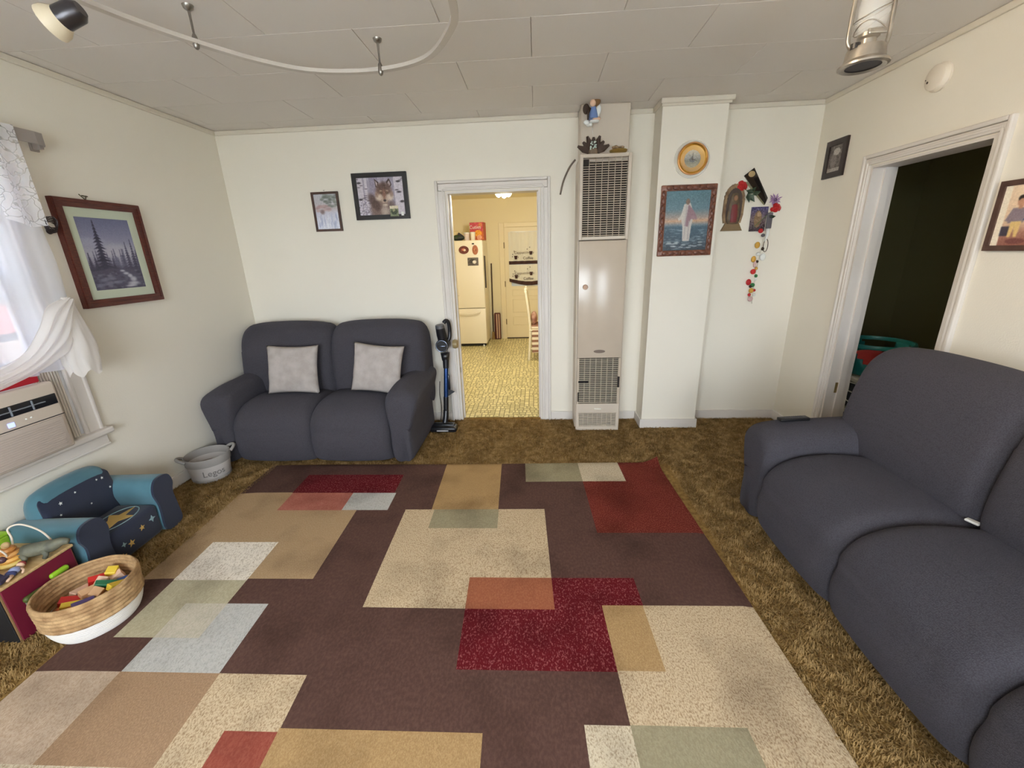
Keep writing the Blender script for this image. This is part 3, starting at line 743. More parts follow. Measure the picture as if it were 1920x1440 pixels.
# ================================================================== WALL HEATER
def heater():
    x0, x1, yf = .335, .705, 3.45
    cx = (x0+x1)/2; W = x1-x0; hw = W/2
    r = thing('wall_heater', 'tall beige gas wall heater with louvred grilles between doorway and chimney breast', 'heater', (cx, 3.58, 0))
    E1 = mat('heater_enamel', S(196, 182, 164), .22, col2=S(190, 176, 158), nscale=4, spec=.6)
    E2 = mat('heater_paint', S(200, 188, 172), .45)
    DK = mat('heater_dark', S(38, 32, 28), .8)
    yb = YB-3.58-.001; fy = yf-3.58
    m = MB(); m.rbox(-hw-.012, -hw+.004, fy+.03, yb, .02, 2.19, .004, 1); m.rbox(hw-.004, hw+.012, fy+.03, yb, .02, 2.19, .004, 1)
    m.box(-hw+.001, hw-.001, fy+.16, yb-.001, .021, 2.169); m.box(-hw+.001, hw-.001, fy+.031, yb-.001, 2.17, 2.189); m.box(-hw+.001, hw-.001, fy+.03, yb-.001, .0, .02); m.box(-hw+.001, hw-.001, fy+.031, fy+.159, 1.57, 1.60); m.build('cabinet', E2, r)
    m = MB(); m.box(-hw+.005, hw-.005, fy+.09, fy+.15, .03, 2.16); m.build('inner_core', DK, r)
    def frame(nm, ax0, ax1, z0, z1, t, mt, y0, y1):
        q = MB(); q.rbox(ax0, ax0+t, y0, y1, z0, z1, .004, 1); q.rbox(ax1-t, ax1, y0, y1, z0, z1, .004, 1); q.rbox(ax0+t-.003, ax1-t+.003, y0+.0006, y1, z0+.0005, z0+t, .004, 1); q.rbox(ax0+t-.003, ax1-t+.003, y0+.0006, y1, z1-t, z1-.0005, .004, 1)
        return q.build(nm, mt, r)
    def grille(nm, ax0, ax1, z0, z1, nb, ncol, mt, y, th=.006, bar=.0035, tilt=.35):
        g = bpy.data.objects.new(nm, None); COL.objects.link(g); g.parent = r
        mb = MB(); L = ax1-ax0; mb.xf(Matrix.Rotation(tilt, 4, 'X')); mb.box(-L/2, L/2, -.004, .004, -th/2, th/2)
        first = mb.build('slat', mt, g); dz = (z1-z0)/nb
        for i in range(nb):
            o = first if i == 0 else bpy.data.objects.new('slat', first.data)
            if i: COL.objects.link(o); o.parent = g
            o.location = ((ax0+ax1)/2, y, z0+dz*(i+.5))
        for i in range(ncol+1):
            xx = ax0+(ax1-ax0)*i/ncol; MB().box(xx-bar/2, xx+bar/2, y-.010, y+.002, z0, z1).build('grille_bar', mt, g)
        return g
    GR = mat('heater_grille', S(178, 162, 142), .5)
    frame('upper_grille_frame', -hw-.006, hw+.006, 1.612, 2.212, .026, E2, fy-.012, fy+.04)
    grille('upper_grille', -hw+.018, hw-.018, 1.638, 2.186, 34, 7, GR, fy+.008, th=.0055, tilt=.15)
    m = MB(); m.rbox(-hw+.022, -hw+.062, fy-.012, fy+.004, 2.13, 2.175, .002, 1); m.build('maker_badge', DK, r)
    m = MB(); m.rbox(-hw, hw, fy, fy+.03, .664, 1.608, .006, 2)
    m.rbox(-hw, -hw+.018, fy, fy+.03, .252, .663, .003, 1); m.rbox(hw-.018, hw, fy, fy+.03, .252, .663, .003, 1); m.build('front_panel', E1, r, smooth=True, angle=.5)
    m = MB(); m.lathe([(.0, -.018), (.018, -.018), (.021, -.012), (.021, 0), (0, 0)], 20, (-hw+.055, fy, 1.255), ax='y'); m.build('knob', mat('heater_knob', S(176, 138, 108), .35), r, smooth=True, angle=.6)
    m = MB(); n = 20; m.prism([(.048*math.cos(2*PI*i/n), .722+.014*math.sin(2*PI*i/n)) for i in range(n)], fy-.004, fy+.001); m.build('oval_badge', mat('heater_badge', S(120, 106, 96), .3, .6), r)
    grille('middle_grille', -hw+.018, hw-.018, .256, .660, 24, 7, mat('heater_grille_pale', S(196, 184, 166), .45), fy+.012, th=.005)
    m = MB(); m.rbox(-hw-.004, hw+.004, fy-.004, fy+.03, 0.0, .04, .004, 1); m.rbox(-hw-.004, hw+.004, fy-.004, fy+.03, .165, .252, .004, 1)
    m.rbox(-hw-.0035, -hw+.022, fy-.0035, fy+.03, .03, .17, .003, 1); m.rbox(hw-.022, hw+.0035, fy-.0035, fy+.03, .03, .17, .003, 1); m.build('base_panel', E2, r)
    m = MB(); m.rbox(-.032, .032, fy-.014, fy-.003, .200, .215, .004, 1); m.build('latch', mat('latch_cream', S(226, 220, 206), .4), r)
    grille('bottom_grille', -hw+.022, hw-.022, .04, .165, 9, 8, E2, fy+.008, th=.006)
    # two darker bent-slat holes and the burner behind the middle grille
    m = MB(); m.rbox(-hw+.012, -hw+.10, fy-.002, fy+.01, .445, .462, .003, 1); m.rbox(hw-.022, hw-.004, fy-.002, fy+.01, .40, .50, .003, 1); m.rbox(-hw+.008, -hw+.02, fy-.002, fy+.01, .27, .36, .003, 1); m.build('broken_slat', DK, r)
    # flue cover up to the ceiling
    m = MB(); m.rbox(-hw+.004, hw-.006, fy+.07, yb, 2.19, H-.002, .006, 1); m.build('flue_cover', E2, r)
heater()

# ornaments on top of the heater
M_SKIN = mat('figurine_skin', S(226, 190, 160), .5); M_HAIR = mat('figurine_hair', S(128, 92, 52), .6); M_DRESS = mat('figurine_blue', S(112, 138, 190), .6); M_WHITE = mat('ornament_white', S(228, 230, 226), .5)
M_BROWN = mat('ornament_brown', S(66, 50, 40), .8)
def figurine():
    r = thing('figurine', 'small hanging figurine with brown hair and blue dress above the wall heater', 'figurine', (.415, 3.46, 2.395))
    MB().ell((.02, .0, .155), .036, .030, .034).build('hair', M_HAIR, r, smooth=True)
    MB().ell((.0, -.016, .140), .022, .020, .024).build('face', M_SKIN, r, smooth=True)
    m = MB(); m.lathe([(.0, .125), (.016, .122), (.024, .10), (.034, .06), (.038, .045), (0, .045)], 14, (.006, 0, 0)); m.build('dress', M_DRESS, r, smooth=True, angle=.8)
    m = MB(); m.ell((.045, .008, .105), .018, .008, .032); m.ell((.04, .01, .08), .014, .007, .022); m.build('wing', M_WHITE, r, smooth=True)
    m = MB(); m.tube([(-.018, -.012, .11), (-.034, -.02, .075), (-.034, -.03, .035)], [.008, .007, .006], 8); m.build('arm', M_BROWN, r, smooth=True)
    m = MB(); m.ell((.03, -.01, .042), .030, .014, .012); m.build('leg', M_SKIN, r, smooth=True)
    m = MB(); m.rbox(-.02, .045, -.03, .005, .018, .034, .006, 2); m.ell((-.042, -.015, .02), .022, .012, .016); m.ell((-.03, -.015, .004), .016, .01, .012); m.ell((-.012, -.015, .006), .014, .01, .012); m.build('cloud_base', M_WHITE, r, smooth=True)
    m = MB(); m.ell((-.045, .005, .11), .024, .016, .034); m.build('ribbon', M_BROWN, r, smooth=True)
    m = MB(); m.tube([(0, .0, .0), (.004, .0, -.03), (.008, 0, -.06)], .0012, 5); m.ell((.003, 0, -.02), .004, .004, .004, 8, 6); m.build('bead_string', M_WHITE, r, smooth=True)
figurine()
def fan_ornament():
    r = thing('feather_ornament', 'dark brown feather fan ornament with pale beads on the heater ledge', 'ornament', (.43, 3.475, 2.213))
    for i in range(7):
        a = -1.1+2.2*i/6; m = MB(); m.xf(Matrix.Rotation(a, 4, 'Y')); L = .13 if i % 2 == 0 else .115
        m.add([(-.012, 0, .02), (.012, 0, .02), (.022, -.004, L*.6), (.008, 0, L), (-.008, 0, L), (-.022, .004, L*.6), (0, .008, .05)], [(0, 1, 2, 5), (5, 2, 3, 4), (0, 6, 1), (1, 6, 2), (2, 6, 3), (3, 6, 4), (4, 6, 5), (5, 6, 0)])
        m.build('feather', M_BROWN, r)
    m = MB(); m.lathe([(0, .0), (.034, .0), (.036, .02), (.03, .035), (0, .035)], 14); m.build('stand', mat('ornament_tan', S(120, 102, 84), .7), r, smooth=True, angle=.8)
    m = MB()
    for i in range(18): m.ell((random.uniform(-.026, .026), -.018-random.uniform(0, .012), .03+random.uniform(0, .05)), .006, .006, .006, 7, 5)
    m.build('beads', mat('pale_mint', S(196, 210, 200), .4), r, smooth=True)
fan_ornament()
def tin():
    r = thing('brass_dish', 'tarnished brass dish with dried filling on the heater ledge', 'dish', (.615, 3.485, 2.213))
    MB().lathe([(0, 0), (.05, 0), (.062, .012), (.066, .022), (.060, .022), (.05, .008), (0, .006)], 22).build('bowl', mat('tarnished_brass', S(176, 148, 84), .35, .7), r, smooth=True, angle=.8)
    m = MB()
    for i in range(16): a = random.uniform(0, 2*PI); q = random.uniform(0, .042); m.ell((q*math.cos(a), q*math.sin(a), .028+random.uniform(0, .014)), .016, .014, .010, 8, 5)
    m.build('dried_filling', mat('dried_moss', S(150, 126, 96), .9), r, smooth=True)
tin()
m = MB(); m.tube(spline([(.318, YB-.012, 2.225), (.272, YB-.012, 2.17), (.226, YB-.014, 2.075), (.20, YB-.012, 1.975)], 6), .007, 8)
tag(m.build('wall_cable', mat('cable_grey', S(116, 104, 92), .6), smooth=True), 'short grey cable curving down the wall from the heater top', 'cable')

# ================================================================== PICTURES
def picture(name, label, cx_loc, rotz, w, h, fw, fd, fmat, canvas, matw=0., matmat=None, rough=.35, style='plain'):
    """root at the wall face, local facing -y, centred on the picture"""
    r = thing(name, label, 'picture', cx_loc, rotz)
    m = MB()
    def bar(x0, x1, z0, z1):
        m.rbox(x0, x1, -fd, -.001, z0, z1, min(.006, fw*.3), 2)
    for s in (-1, 1):   # mitred rails
        o, i = h/2, h/2-fw
        for (ya, yb) in ((-fd, -.001),):
            a = [(-w/2, s*o), (w/2, s*o), (w/2-fw, s*i), (-w/2+fw, s*i)]
            m.prism(a, ya, yb)
        a = [(s*w/2, h/2), (s*w/2, -h/2), (s*(w/2-fw), -i), (s*(w/2-fw), i)]
        m.prism(a, -fd, -.001)
        if style == 'moulded':
            a = [(s*(w/2-.004), h/2-.004), (s*(w/2-.004), -h/2+.004), (s*(w/2-fw*.45), -h/2+fw*.45), (s*(w/2-fw*.45), h/2-fw*.45)]
            m.prism(a, -fd-.006, -fd)
            a = [(-w/2+.004, s*(h/2-.004)), (w/2-.004, s*(h/2-.004)), (w/2-fw*.45, s*(h/2-fw*.45)), (-w/2+fw*.45, s*(h/2-fw*.45))]
            m.prism(a, -fd-.006, -fd)
    m.build('frame', fmat, r)
    iw, ih = w-2*fw, h-2*fw
    MB().box(-iw/2-.003, iw/2+.003, -fd*.5, -.002, -ih/2-.003, ih/2+.003).build('backing', matmat or fmat, r)
    if matw:
        q = MB(); a, b = iw/2, ih/2; y0, y1 = -fd*.5-.003, -fd*.5
        q.box(-a, -a+matw, y0, y1, -b, b); q.box(a-matw, a, y0, y1, -b, b); q.box(-a+matw, a-matw, y0, y1, -b, -b+matw); q.box(-a+matw, a-matw, y0, y1, b-matw, b)
        q.build('mat_board', matmat, r)
    canvas.obj('print', iw-2*matw, ih-2*matw, r, -fd*.5-.0012, rough)
    return r
def spruce(c, u, top, bot, wid, col, n=9):
    c.poly([(u-.008, top), (u+.008, top), (u+.012, bot), (u-.012, bot)], col)
    for i in range(n):
        v = top+(bot-top)*(i+.3)/n; q = wid*(i+1.2)/n*random.uniform(.75, 1.15); dv = (bot-top)/n
        c.poly([(u, v-dv*.6), (u+q, v+dv*.75), (u+q*.4, v+dv*.55), (u, v+dv*.8), (u-q*.4, v+dv*.55), (u-q, v+dv*.75)], np.array(col)+random.uniform(-8, 8))
# mountain landscape on the left wall
c = Canvas(150, 200, (150, 150, 170)).vgrad([(0, (104, 108, 140)), (.25, (132, 134, 162)), (.5, (170, 168, 184)), (.7, (120, 118, 140)), (1, (70, 68, 92))])
c.soft(.15, .33, .3, .06, (160, 160, 182), .7).soft(.6, .45, .3, .1, (184, 182, 194), .6)
for k in range(26): u = random.uniform(.0, 1.); t = random.uniform(.42, .56); spruce(c, u, t, .72, .06, (102, 100, 124), 8)
for u, t, b, wd, cc in [(.80, .32, .74, .085, (72, 70, 96)), (.92, .28, .74, .085, (66, 64, 90)), (.70, .42, .72, .06, (84, 82, 106)), (1.0, .38, .76, .08, (70, 68, 94)), (.05, .48, .78, .10, (64, 62, 86)), (.15, .55, .78, .09, (60, 58, 82)), (.48, .56, .76, .08, (66, 64, 88))]: spruce(c, u, t, b, wd, cc, 12)
spruce(c, .30, .03, .78, .20, (48, 46, 70), 17)
c.soft(.3, .72, .34, .08, (56, 54, 76), .85).soft(.85, .74, .25, .06, (62, 60, 84), .8)
c.poly([(0, .74), (.4, .70), (.62, .72), (1, .72), (1, 1), (0, 1)], (78, 76, 98), .8)
for k in range(90): c.soft(random.uniform(0, 1), random.uniform(.74, 1), random.uniform(.02, .06), random.uniform(.008, .02), random.choice([(58, 56, 78), (100, 98, 118), (120, 118, 136)]), .7)
for u, v, ru, rv in ((.60, .74, .05, .015), (.66, .78, .06, .02), (.73, .82, .05, .03), (.78, .87, .07, .035), (.76, .93, .12, .03), (.70, .965, .12, .015)): c.soft(u, v, ru, rv, (196, 196, 208), .85)
for u, v in ((.2, .86), (.35, .84), (.28, .91), (.12, .93), (.45, .9)): c.soft(u, v, .09, .025, (124, 122, 142), .7)
c.blur(1); c.noise(3, 2, 2).blur(1)
M_MAHOG = mat('mahogany_frame', S(74, 26, 22), .35, col2=S(96, 44, 32), nscale=14, kind='wood')
p = picture('landscape_picture', 'mahogany framed misty spruce landscape with waterfall beside the window', (XL, 2.528, 1.604), PI/2, .515, .600, .045, .032, M_MAHOG, c, .050, mat('mat_board_green', S(196, 204, 184), .8), style='moulded')
m = MB(); m.cyl((-.06, -.001, .325), (-.055, -.03, .318), .003, 8); m.tube([(-.08, -.006, .33), (-.055, -.012, .30), (-.04, -.006, .325)], .0025, 6); m.build('hanging_nail', mat('nail', S(90, 82, 60), .4, .8), p)
# wolf picture on the back wall
c = Canvas(200, 156, (168, 160, 176)).noise(7, 4, 10)
c.rect(.27, 0, .46, .6, (132, 124, 146), .55).rect(.66, 0, .80, .7, (140, 134, 152), .5)
for u, wd in ((.05, .075), (.90, .10), (.19, .03)):
    c.rect(u-wd, 0, u+wd, 1, (208, 200, 208), .85)
    for k in range(7): c.soft(u+random.uniform(-wd, wd), random.uniform(0, 1), .04, .012, (84, 74, 84), .9)
for u, v in ((.045, .13), (.05, .57), (.9, .12), (.90, .40), (.95, .66)): c.soft(u, v, .05, .028, (52, 44, 52), .95)
for k in range(160): c.soft(random.uniform(0, .26), random.uniform(.62, 1), .012, .012, random.choice([(226, 224, 236), (110, 100, 116), (180, 172, 190)]), .8)
c.soft(.47, .86, .24, .36, (122, 98, 90), 1., 0, 4).soft(.34, .66, .10, .26, (78, 58, 52), .9, -.35, 3).soft(.72, .8, .08, .2, (104, 82, 76), .8)
c.poly([(.39, .03), (.475, .13), (.45, .30), (.40, .24)], (66, 50, 46)); c.poly([(.405, .08), (.45, .15), (.435, .25), (.415, .2)], (190, 172, 174))
c.poly([(.71, .03), (.755, .2), (.70, .30), (.63, .13)], (66, 50, 46)); c.poly([(.705, .09), (.73, .19), (.695, .25), (.665, .16)], (190, 172, 174))
c.soft(.57, .40, .185, .27, (112, 86, 74), 1., 0, 4)
c.soft(.57, .24, .06, .14, (74, 54, 48), .75).soft(.48, .26, .05, .10, (88, 66, 58), .7).soft(.66, .26, .05, .10, (88, 66, 58), .7)
c.soft(.455, .53, .085, .10, (212, 194, 176), .95).soft(.69, .53, .085, .10, (212, 194, 176), .95).soft(.41, .45, .04, .08, (150, 122, 106), .8).soft(.735, .45, .04, .08, (150, 122, 106), .8)
c.soft(.57, .60, .075, .13, (196, 172, 152), .9).soft(.57, .45, .038, .16, (134, 96, 78), .95).soft(.505, .355, .03, .02, (186, 160, 138), .8).soft(.64, .355, .03, .02, (186, 160, 138), .8)
for u in (.508, .636): c.soft(u, .415, .028, .020, (48, 34, 32), .95).soft(u, .413, .014, .011, (206, 164, 84), .95).soft(u, .413, .005, .007, (20, 14, 14), 1.)
c.soft(.572, .615, .032, .034, (36, 26, 26), 1.).soft(.572, .69, .05, .010, (74, 54, 50), .8).soft(.572, .74, .06, .04, (206, 190, 172), .8)
c.soft(.56, .90, .10, .14, (190, 172, 158), .8); c.noise(8, 1, 4).noise(6, 2, 6); c.blur(1)
M_BLKF = mat('black_frame', S(30, 28, 30), .35)
p = picture('wolf_picture', 'black framed picture of a grey wolf among birch trunks', (-1.284, YB, 2.018), 0, .460, .358, .036, .022, M_BLKF, c)
c2 = Canvas(14, 18, (120, 130, 96)).rect(0, 0, 1, .3, (216, 206, 178)).ell(.5, .55, .4, .3, (60, 72, 48)).ell(.45, .4, .18, .14, (150, 150, 110)).noise(10)
c2.obj('photo_insert', .072, .082, p, -.0235, .4, .102, -.118)
MB().rbox(.160, .182, -.024, -.020, -.155, -.125, .001, 1).build('sticker', M_WHITE, p)
# small waterfall picture
c = Canvas(80, 120, (206, 208, 220)).vgrad([(0, (186, 188, 196)), (.4, (196, 190, 194)), (.55, (206, 206, 220)), (1, (226, 230, 244))]).noise(6, 3, 3)
for k in range(50): c.soft(random.uniform(.3, 1), random.uniform(.02, .36), .08, .03, random.choice([(120, 128, 120), (140, 146, 138), (96, 104, 98)]), .7)
for k in range(22): c.soft(random.uniform(.05, .65), random.uniform(.3, .48), .10, .03, random.choice([(190, 164, 164), (172, 142, 142), (200, 184, 186)]), .7)
c.soft(.3, .5, .10, .07, (122, 100, 98), .9).soft(.6, .42, .14, .03, (166, 134, 138), .8)
for k in range(46): u = random.uniform(.08, .95); c.soft(u, random.uniform(.62, .95), .014, random.uniform(.05, .14), random.choice([(150, 160, 196), (240, 242, 250), (176, 184, 210)]), .8)
c.blur(1)
p = picture('waterfall_picture', 'small dark brown framed snowy waterfall print beside the wolf picture', (-1.766, YB, 1.915), 0, .232, .310, .018, .018, mat('dark_wood_frame', S(66, 46, 40), .4, col2=S(84, 60, 50), nscale=20), c)
m = MB(); m.cyl((0, -.001, .168), (0, -.02, .164), .002, 6); m.build('hanging_nail', MATS['nail'], p)
# robed figure painting on the chimney breast (plain generic stand-in)
c = Canvas(150, 200, (90, 120, 130)).vgrad([(0, (84, 120, 132)), (.3, (96, 124, 136)), (.44, (158, 146, 138)), (.5, (198, 158, 128)), (.56, (120, 132, 140)), (.6, (62, 90, 108)), (.85, (58, 78, 92)), (1, (44, 56, 66))]).noise(8, 3, 2)
for i in range(60): v = random.uniform(.62, .98); u = random.uniform(0, 1); c.ell(u, v, random.uniform(.03, .09), .006, (150, 168, 180), .6)
for i in range(14): c.ell(random.uniform(.1, .9), random.uniform(.86, .97), .06, .012, (206, 214, 218), .6)
c.poly([(.42, .22), (.56, .20), (.66, .38), (.62, .60), (.60, .84), (.44, .84), (.42, .6), (.36, .42)], (196, 190, 184)); c.poly([(.52, .22), (.66, .34), (.72, .42), (.60, .46), (.54, .6), (.46, .58), (.50, .4)], (142, 112, 122)); c.ell(.50, .18, .045, .05, (116, 92, 78)); c.poly([(.36, .40), (.44, .34), (.42, .5)], (206, 200, 190)); c.poly([(.30, .46), (.43, .36), (.45, .42), (.33, .50)], (200, 194, 186)); c.poly([(.60, .40), (.74, .44), (.73, .48), (.60, .47)], (150, 120, 128)); c.poly([(.47, .24), (.50, .24), (.49, .8), (.46, .8)], (168, 160, 160), .7); c.poly([(.55, .5), (.57, .5), (.58, .82), (.55, .82)], (164, 156, 158), .7); c.blur(2); c.noise(5, 2, 2).blur(1)
def carved_frame_picture():
    r = thing('framed_painting', 'carved wooden framed painting of a robed figure on water on the chimney breast', 'picture', (1.155, PY, 1.729), 0)
    w, h, fw = .412, .512, .042; M = mat('carved_wood', S(142, 92, 72), .35, col2=S(92, 54, 42), nscale=26, bump=.5, bscale=60)
    m = MB(); 
    for s in (-1, 1):
        m.rbox(-w/2, w/2, -.020, -.001, min(s*h/2, s*(h/2-fw)), max(s*h/2, s*(h/2-fw)), .006, 2); m.rbox(min(s*(w/2-.0006), s*(w/2-fw)), max(s*(w/2-.0006), s*(w/2-fw)), -.0194, -.0012, -h/2+fw-.006, h/2-fw+.006, .006, 2)
    m.build('frame', M, r, smooth=True, angle=.8)
    first = None; mm = MB(); mm.ell((0, 0, 0), .026, .010, .017, 10, 6); first = mm.build('carved_scallop', M, r, smooth=True)
    pts = [(-w/2+.06+i*(w-.12)/6, s*(h/2-fw/2), 0) for s in (-1, 1) for i in range(7)] + [(s*(w/2-fw/2), -h/2+.06+i*(h-.12)/8, PI/2) for s in (-1, 1) for i in range(9)]
    for i, (x, z, a) in enumerate(pts):
        o = first if i == 0 else bpy.data.objects.new('carved_scallop', first.data)
        if i: COL.objects.link(o); o.parent = r
        o.location = (x, -.019, z); o.rotation_euler = (0, a, 0)
    c.obj('print', w-2*fw, h-2*fw, r, -.010, .3)
carved_frame_picture()
# small dark frame on the right wall
c = Canvas(26, 34, (96, 88, 84)).noise(14, 3, 3); c.ell(.55, .25, .25, .14, (176, 170, 164)); c.ell(.4, .6, .22, .25, (124, 116, 112)); c.rect(.0, .84, 1, 1, (168, 160, 154)); c.noise(10)
picture('portrait_picture', 'small black framed grey photograph on the wall beside the dark doorway', (XR, 3.470, 2.114), -PI/2, .216, .250, .038, .018, mat('ebony_frame', S(42, 30, 30), .35), c, .0)
# family photograph, cut by the picture edge
c = Canvas(160, 130, (232, 206, 176)).vgrad([(0, (240, 214, 184)), (.6, (226, 196, 164)), (.8, (170, 120, 104)), (1, (150, 96, 82))])
c.rect(0, 0, .09, 1, (246, 234, 212)); c.noise(4, 2, 2)
def child(u, shirt, pants, h0=.12):
    c.poly([(u-.085, .38), (u+.08, .38), (u+.09, .62), (u-.10, .62)], shirt); c.poly([(u-.085, .4), (u-.14, .58), (u-.10, .6), (u-.06, .5)], shirt); c.poly([(u-.06, .60), (u+.07, .60), (u+.06, .86), (u+.02, .86), (u, .68), (u-.02, .86), (u-.06, .86)], pants)
    c.ell(u+.01, .27, .055, .085, (196, 146, 118)); c.ell(u+.01, .22, .058, .055, (46, 34, 30)); c.ell(u+.012, .28, .048, .06, (200, 150, 122)); c.rect(u-.015, .34, u+.035, .39, (192, 142, 114))
child(.24, (142, 126, 136), (228, 196, 130)); child(.46, (44, 66, 118), (38, 34, 46)); child(.7, (150, 60, 66), (60, 60, 84))
c.rect(.08, .68, .18, .84, (66, 60, 74)); c.ell(.3, .93, .12, .05, (120, 70, 66)); c.ell(.6, .9, .14, .04, (176, 120, 108)); c.blur(2); c.noise(5, 2, 2).blur(1)
picture('family_photograph', 'brown framed colour photograph of standing children beside the door casing', (XR, 2.040, 1.630), -PI/2, .39, .305, .024, .018, mat('walnut_frame', S(92, 66, 56), .45, col2=S(76, 52, 44), nscale=20), c)

# round brass clock on the chimney breast
def clock():
    r = thing('wall_clock', 'round brass rimmed dial on a clear disc above the painting', 'clock', (1.157, PY, 2.156))
    BR = mat('polished_brass', S(222, 176, 84), .25, .85); 
    MB().lathe([(0, -.001), (.128, -.001), (.128, -.006), (.126, -.008), (0, -.008)], 40, ax='y').build('clear_disc', glass('acrylic', (.92, .90, .84), .08, .35), r, smooth=True, angle=.6)
    MB().lathe([(0, -.008), (.108, -.008), (.108, -.022), (.100, -.030), (.094, -.026), (.090, -.018), (.06, -.014), (0, -.014)], 40, ax='y').build('brass_rim', BR, r, smooth=True, angle=.7)
    MB().lathe([(.098, -.027), (.106, -.031), (.110, -.027), (.108, -.020)], 40, caps=False, ax='y').build('outer_ring', mat('rose_gold', S(206, 152, 104), .3, .8), r, smooth=True)
    cc = Canvas(40, 40, (160, 150, 120)).vgrad([(0, (206, 196, 168)), (.45, (150, 148, 140)), (.6, (124, 128, 112)), (1, (176, 164, 128))]).noise(7, 2, 2)
    cc.poly([(.3, .55), (.5, .3), (.56, .52), (.7, .5), (.6, .7), (.35, .68)], (92, 96, 96)); cc.noise(8)
    n = 40
    o = cc.obj('dial', .118, .118, r, -.0152, .4)
    o.data = o.data.copy(); bm = bmesh.new(); bm.from_mesh(o.data); bmesh.ops.delete(bm, geom=[f for f in bm.faces if math.hypot(f.calc_center_median().x, f.calc_center_median().z) > .058], context='FACES'); bm.to_mesh(o.data); bm.free()
    m = MB(); m.add([(-.003, -.019, -.01), (.003, -.019, -.01), (.001, -.019, .042), (-.001, -.019, .042)], [(0, 1, 2, 3)]); m.add([(-.01, -.018, -.003), (-.01, -.018, .003), (.03, -.018, -.012), (.03, -.018, -.014)], [(0, 1, 2, 3)]); m.lathe([(0, -.021), (.004, -.021), (.004, -.015), (0, -.015)], 10, ax='y'); m.build('hands', M_BROWN, r)
    MB().lathe([(.0, -.0245), (.088, -.0245), (.088, -.0235), (0, -.0235)], 40, ax='y').build('crystal', glass('clock_crystal', (1, 1, 1), .02, .06), r)
clock()

# ---- devotional things right of the chimney breast
def plaque():
    r = thing('carved_plaque', 'carved arched plaque with a robed figure hanging beside the chimney breast', 'plaque', (1.585, YB, 1.652))
    n = 26; pts = []
    for i in range(n+1):
        a = PI*i/n; q = .078*(1+.04*math.cos(i*2.6)); pts.append((q*math.cos(a), .235+.115*math.sin(a)*(1+.03*math.cos(i*3.1))))
    pts = [(.068, .06), (.08, .12)] + pts + [(-.08, .12), (-.068, .06)]
    m = MB(); m.prism(pts, -.016, -.001); m.build('halo_board', mat('plaque_wood', S(160, 134, 98), .6, col2=S(116, 88, 62), nscale=22, bump=.4, bscale=50), r)
    m = MB(); m.prism([(x*.74, .055+(z-.055)*.86+.01) for x, z in pts], -.022, -.015); m.build('inner_board', mat('plaque_dark', S(70, 56, 48), .5), r)
    m = MB(); m.lathe([(0, .05), (.045, .055), (.05, .10), (.044, .18), (.034, .24), (.026, .275), (0, .285)], 16); o = m.build('robed_figure', mat('plaque_robe', S(84, 74, 62), .5, col2=S(112, 92, 64), nscale=30), r, smooth=True); o.location = (0, -.02, 0); o.scale = (1, .4, 1)
    m = MB(); m.lathe([(0, .06), (.028, .065), (.030, .12), (.024, .19), (0, .21)], 14); o = m.build('inner_gown', mat('plaque_gown', S(120, 46, 48), .5), r, smooth=True); o.location = (0, -.031, 0); o.scale = (1, .4, 1)
    m = MB(); m.ell((0, -.034, .245), .017, .010, .021); m.build('face', mat('plaque_face', S(150, 112, 84), .5), r, smooth=True)
    m = MB(); m.add([(-.082, -.026, 0), (.082, -.026, 0), (.052, -.022, .06), (-.052, -.022, .06), (-.082, -.001, 0), (.082, -.001, 0), (.052, -.001, .06), (-.052, -.001, .06)], [(0, 1, 2, 3), (7, 6, 5, 4), (0, 4, 5, 1), (1, 5, 6, 2), (2, 6, 7, 3), (3, 7, 4, 0)]); m.build('pedestal', mat('plaque_base', S(124, 102, 70), .6), r)
plaque()
M_GREEN = mat('leaf_green', S(52, 70, 52), .5); M_RED = mat('silk_red', S(190, 32, 36), .6)
def rose(name, label, loc, s, col, stem=None, leaves=()):
    r = thing(name, label, 'flower', loc)
    first = None
    for i in range(10):
        a = i*2.4; q = s*(.25+.07*i)
        m = MB(); m.xf(Matrix.Rotation(a, 4, 'Y') @ Matrix.Translation((q, -.018+.0022*i, 0)) @ Matrix.Rotation(-.7, 4, 'Z')); m.ell((0, 0, 0), s*.18, s*.45, s*.5, 8, 6); m.build('petal', col, r, smooth=True)
    m = MB(); m.ell((0, -.022, 0), s*.4, s*.4, s*.4, 10, 7); m.build('bud', col, r, smooth=True)
    for (x, z, a, L) in leaves:
        m = MB(); m.xf(Matrix.Translation((x, -.012, z)) @ Matrix.Rotation(a, 4, 'Y')); m.add([(0, 0, 0), (L*.28, -.006, L*.4), (0, 0, L), (-L*.28, -.006, L*.4), (0, .004, L*.45)], [(0, 1, 4), (1, 2, 4), (2, 3, 4), (3, 0, 4)]); m.build('leaf', M_GREEN, r)
    if stem: m = MB(); m.tube(stem, .0022, 6); m.build('stem', mat('stem_green', S(96, 120, 70), .5), r)
rose('silk_rose', 'red silk rose with dark green leaves beside the plaque', (1.632, YB-.012, 1.985), .040, M_RED, [(0, .004, 0), (.06, .002, -.05), (.10, .0, -.10)], [(.03, -.035, 1.9, .07), (.05, -.06, 2.4, .085), (.08, -.07, 1.2, .07), (.045, -.05, 2.9, .08), (.07, -.045, .8, .05)])
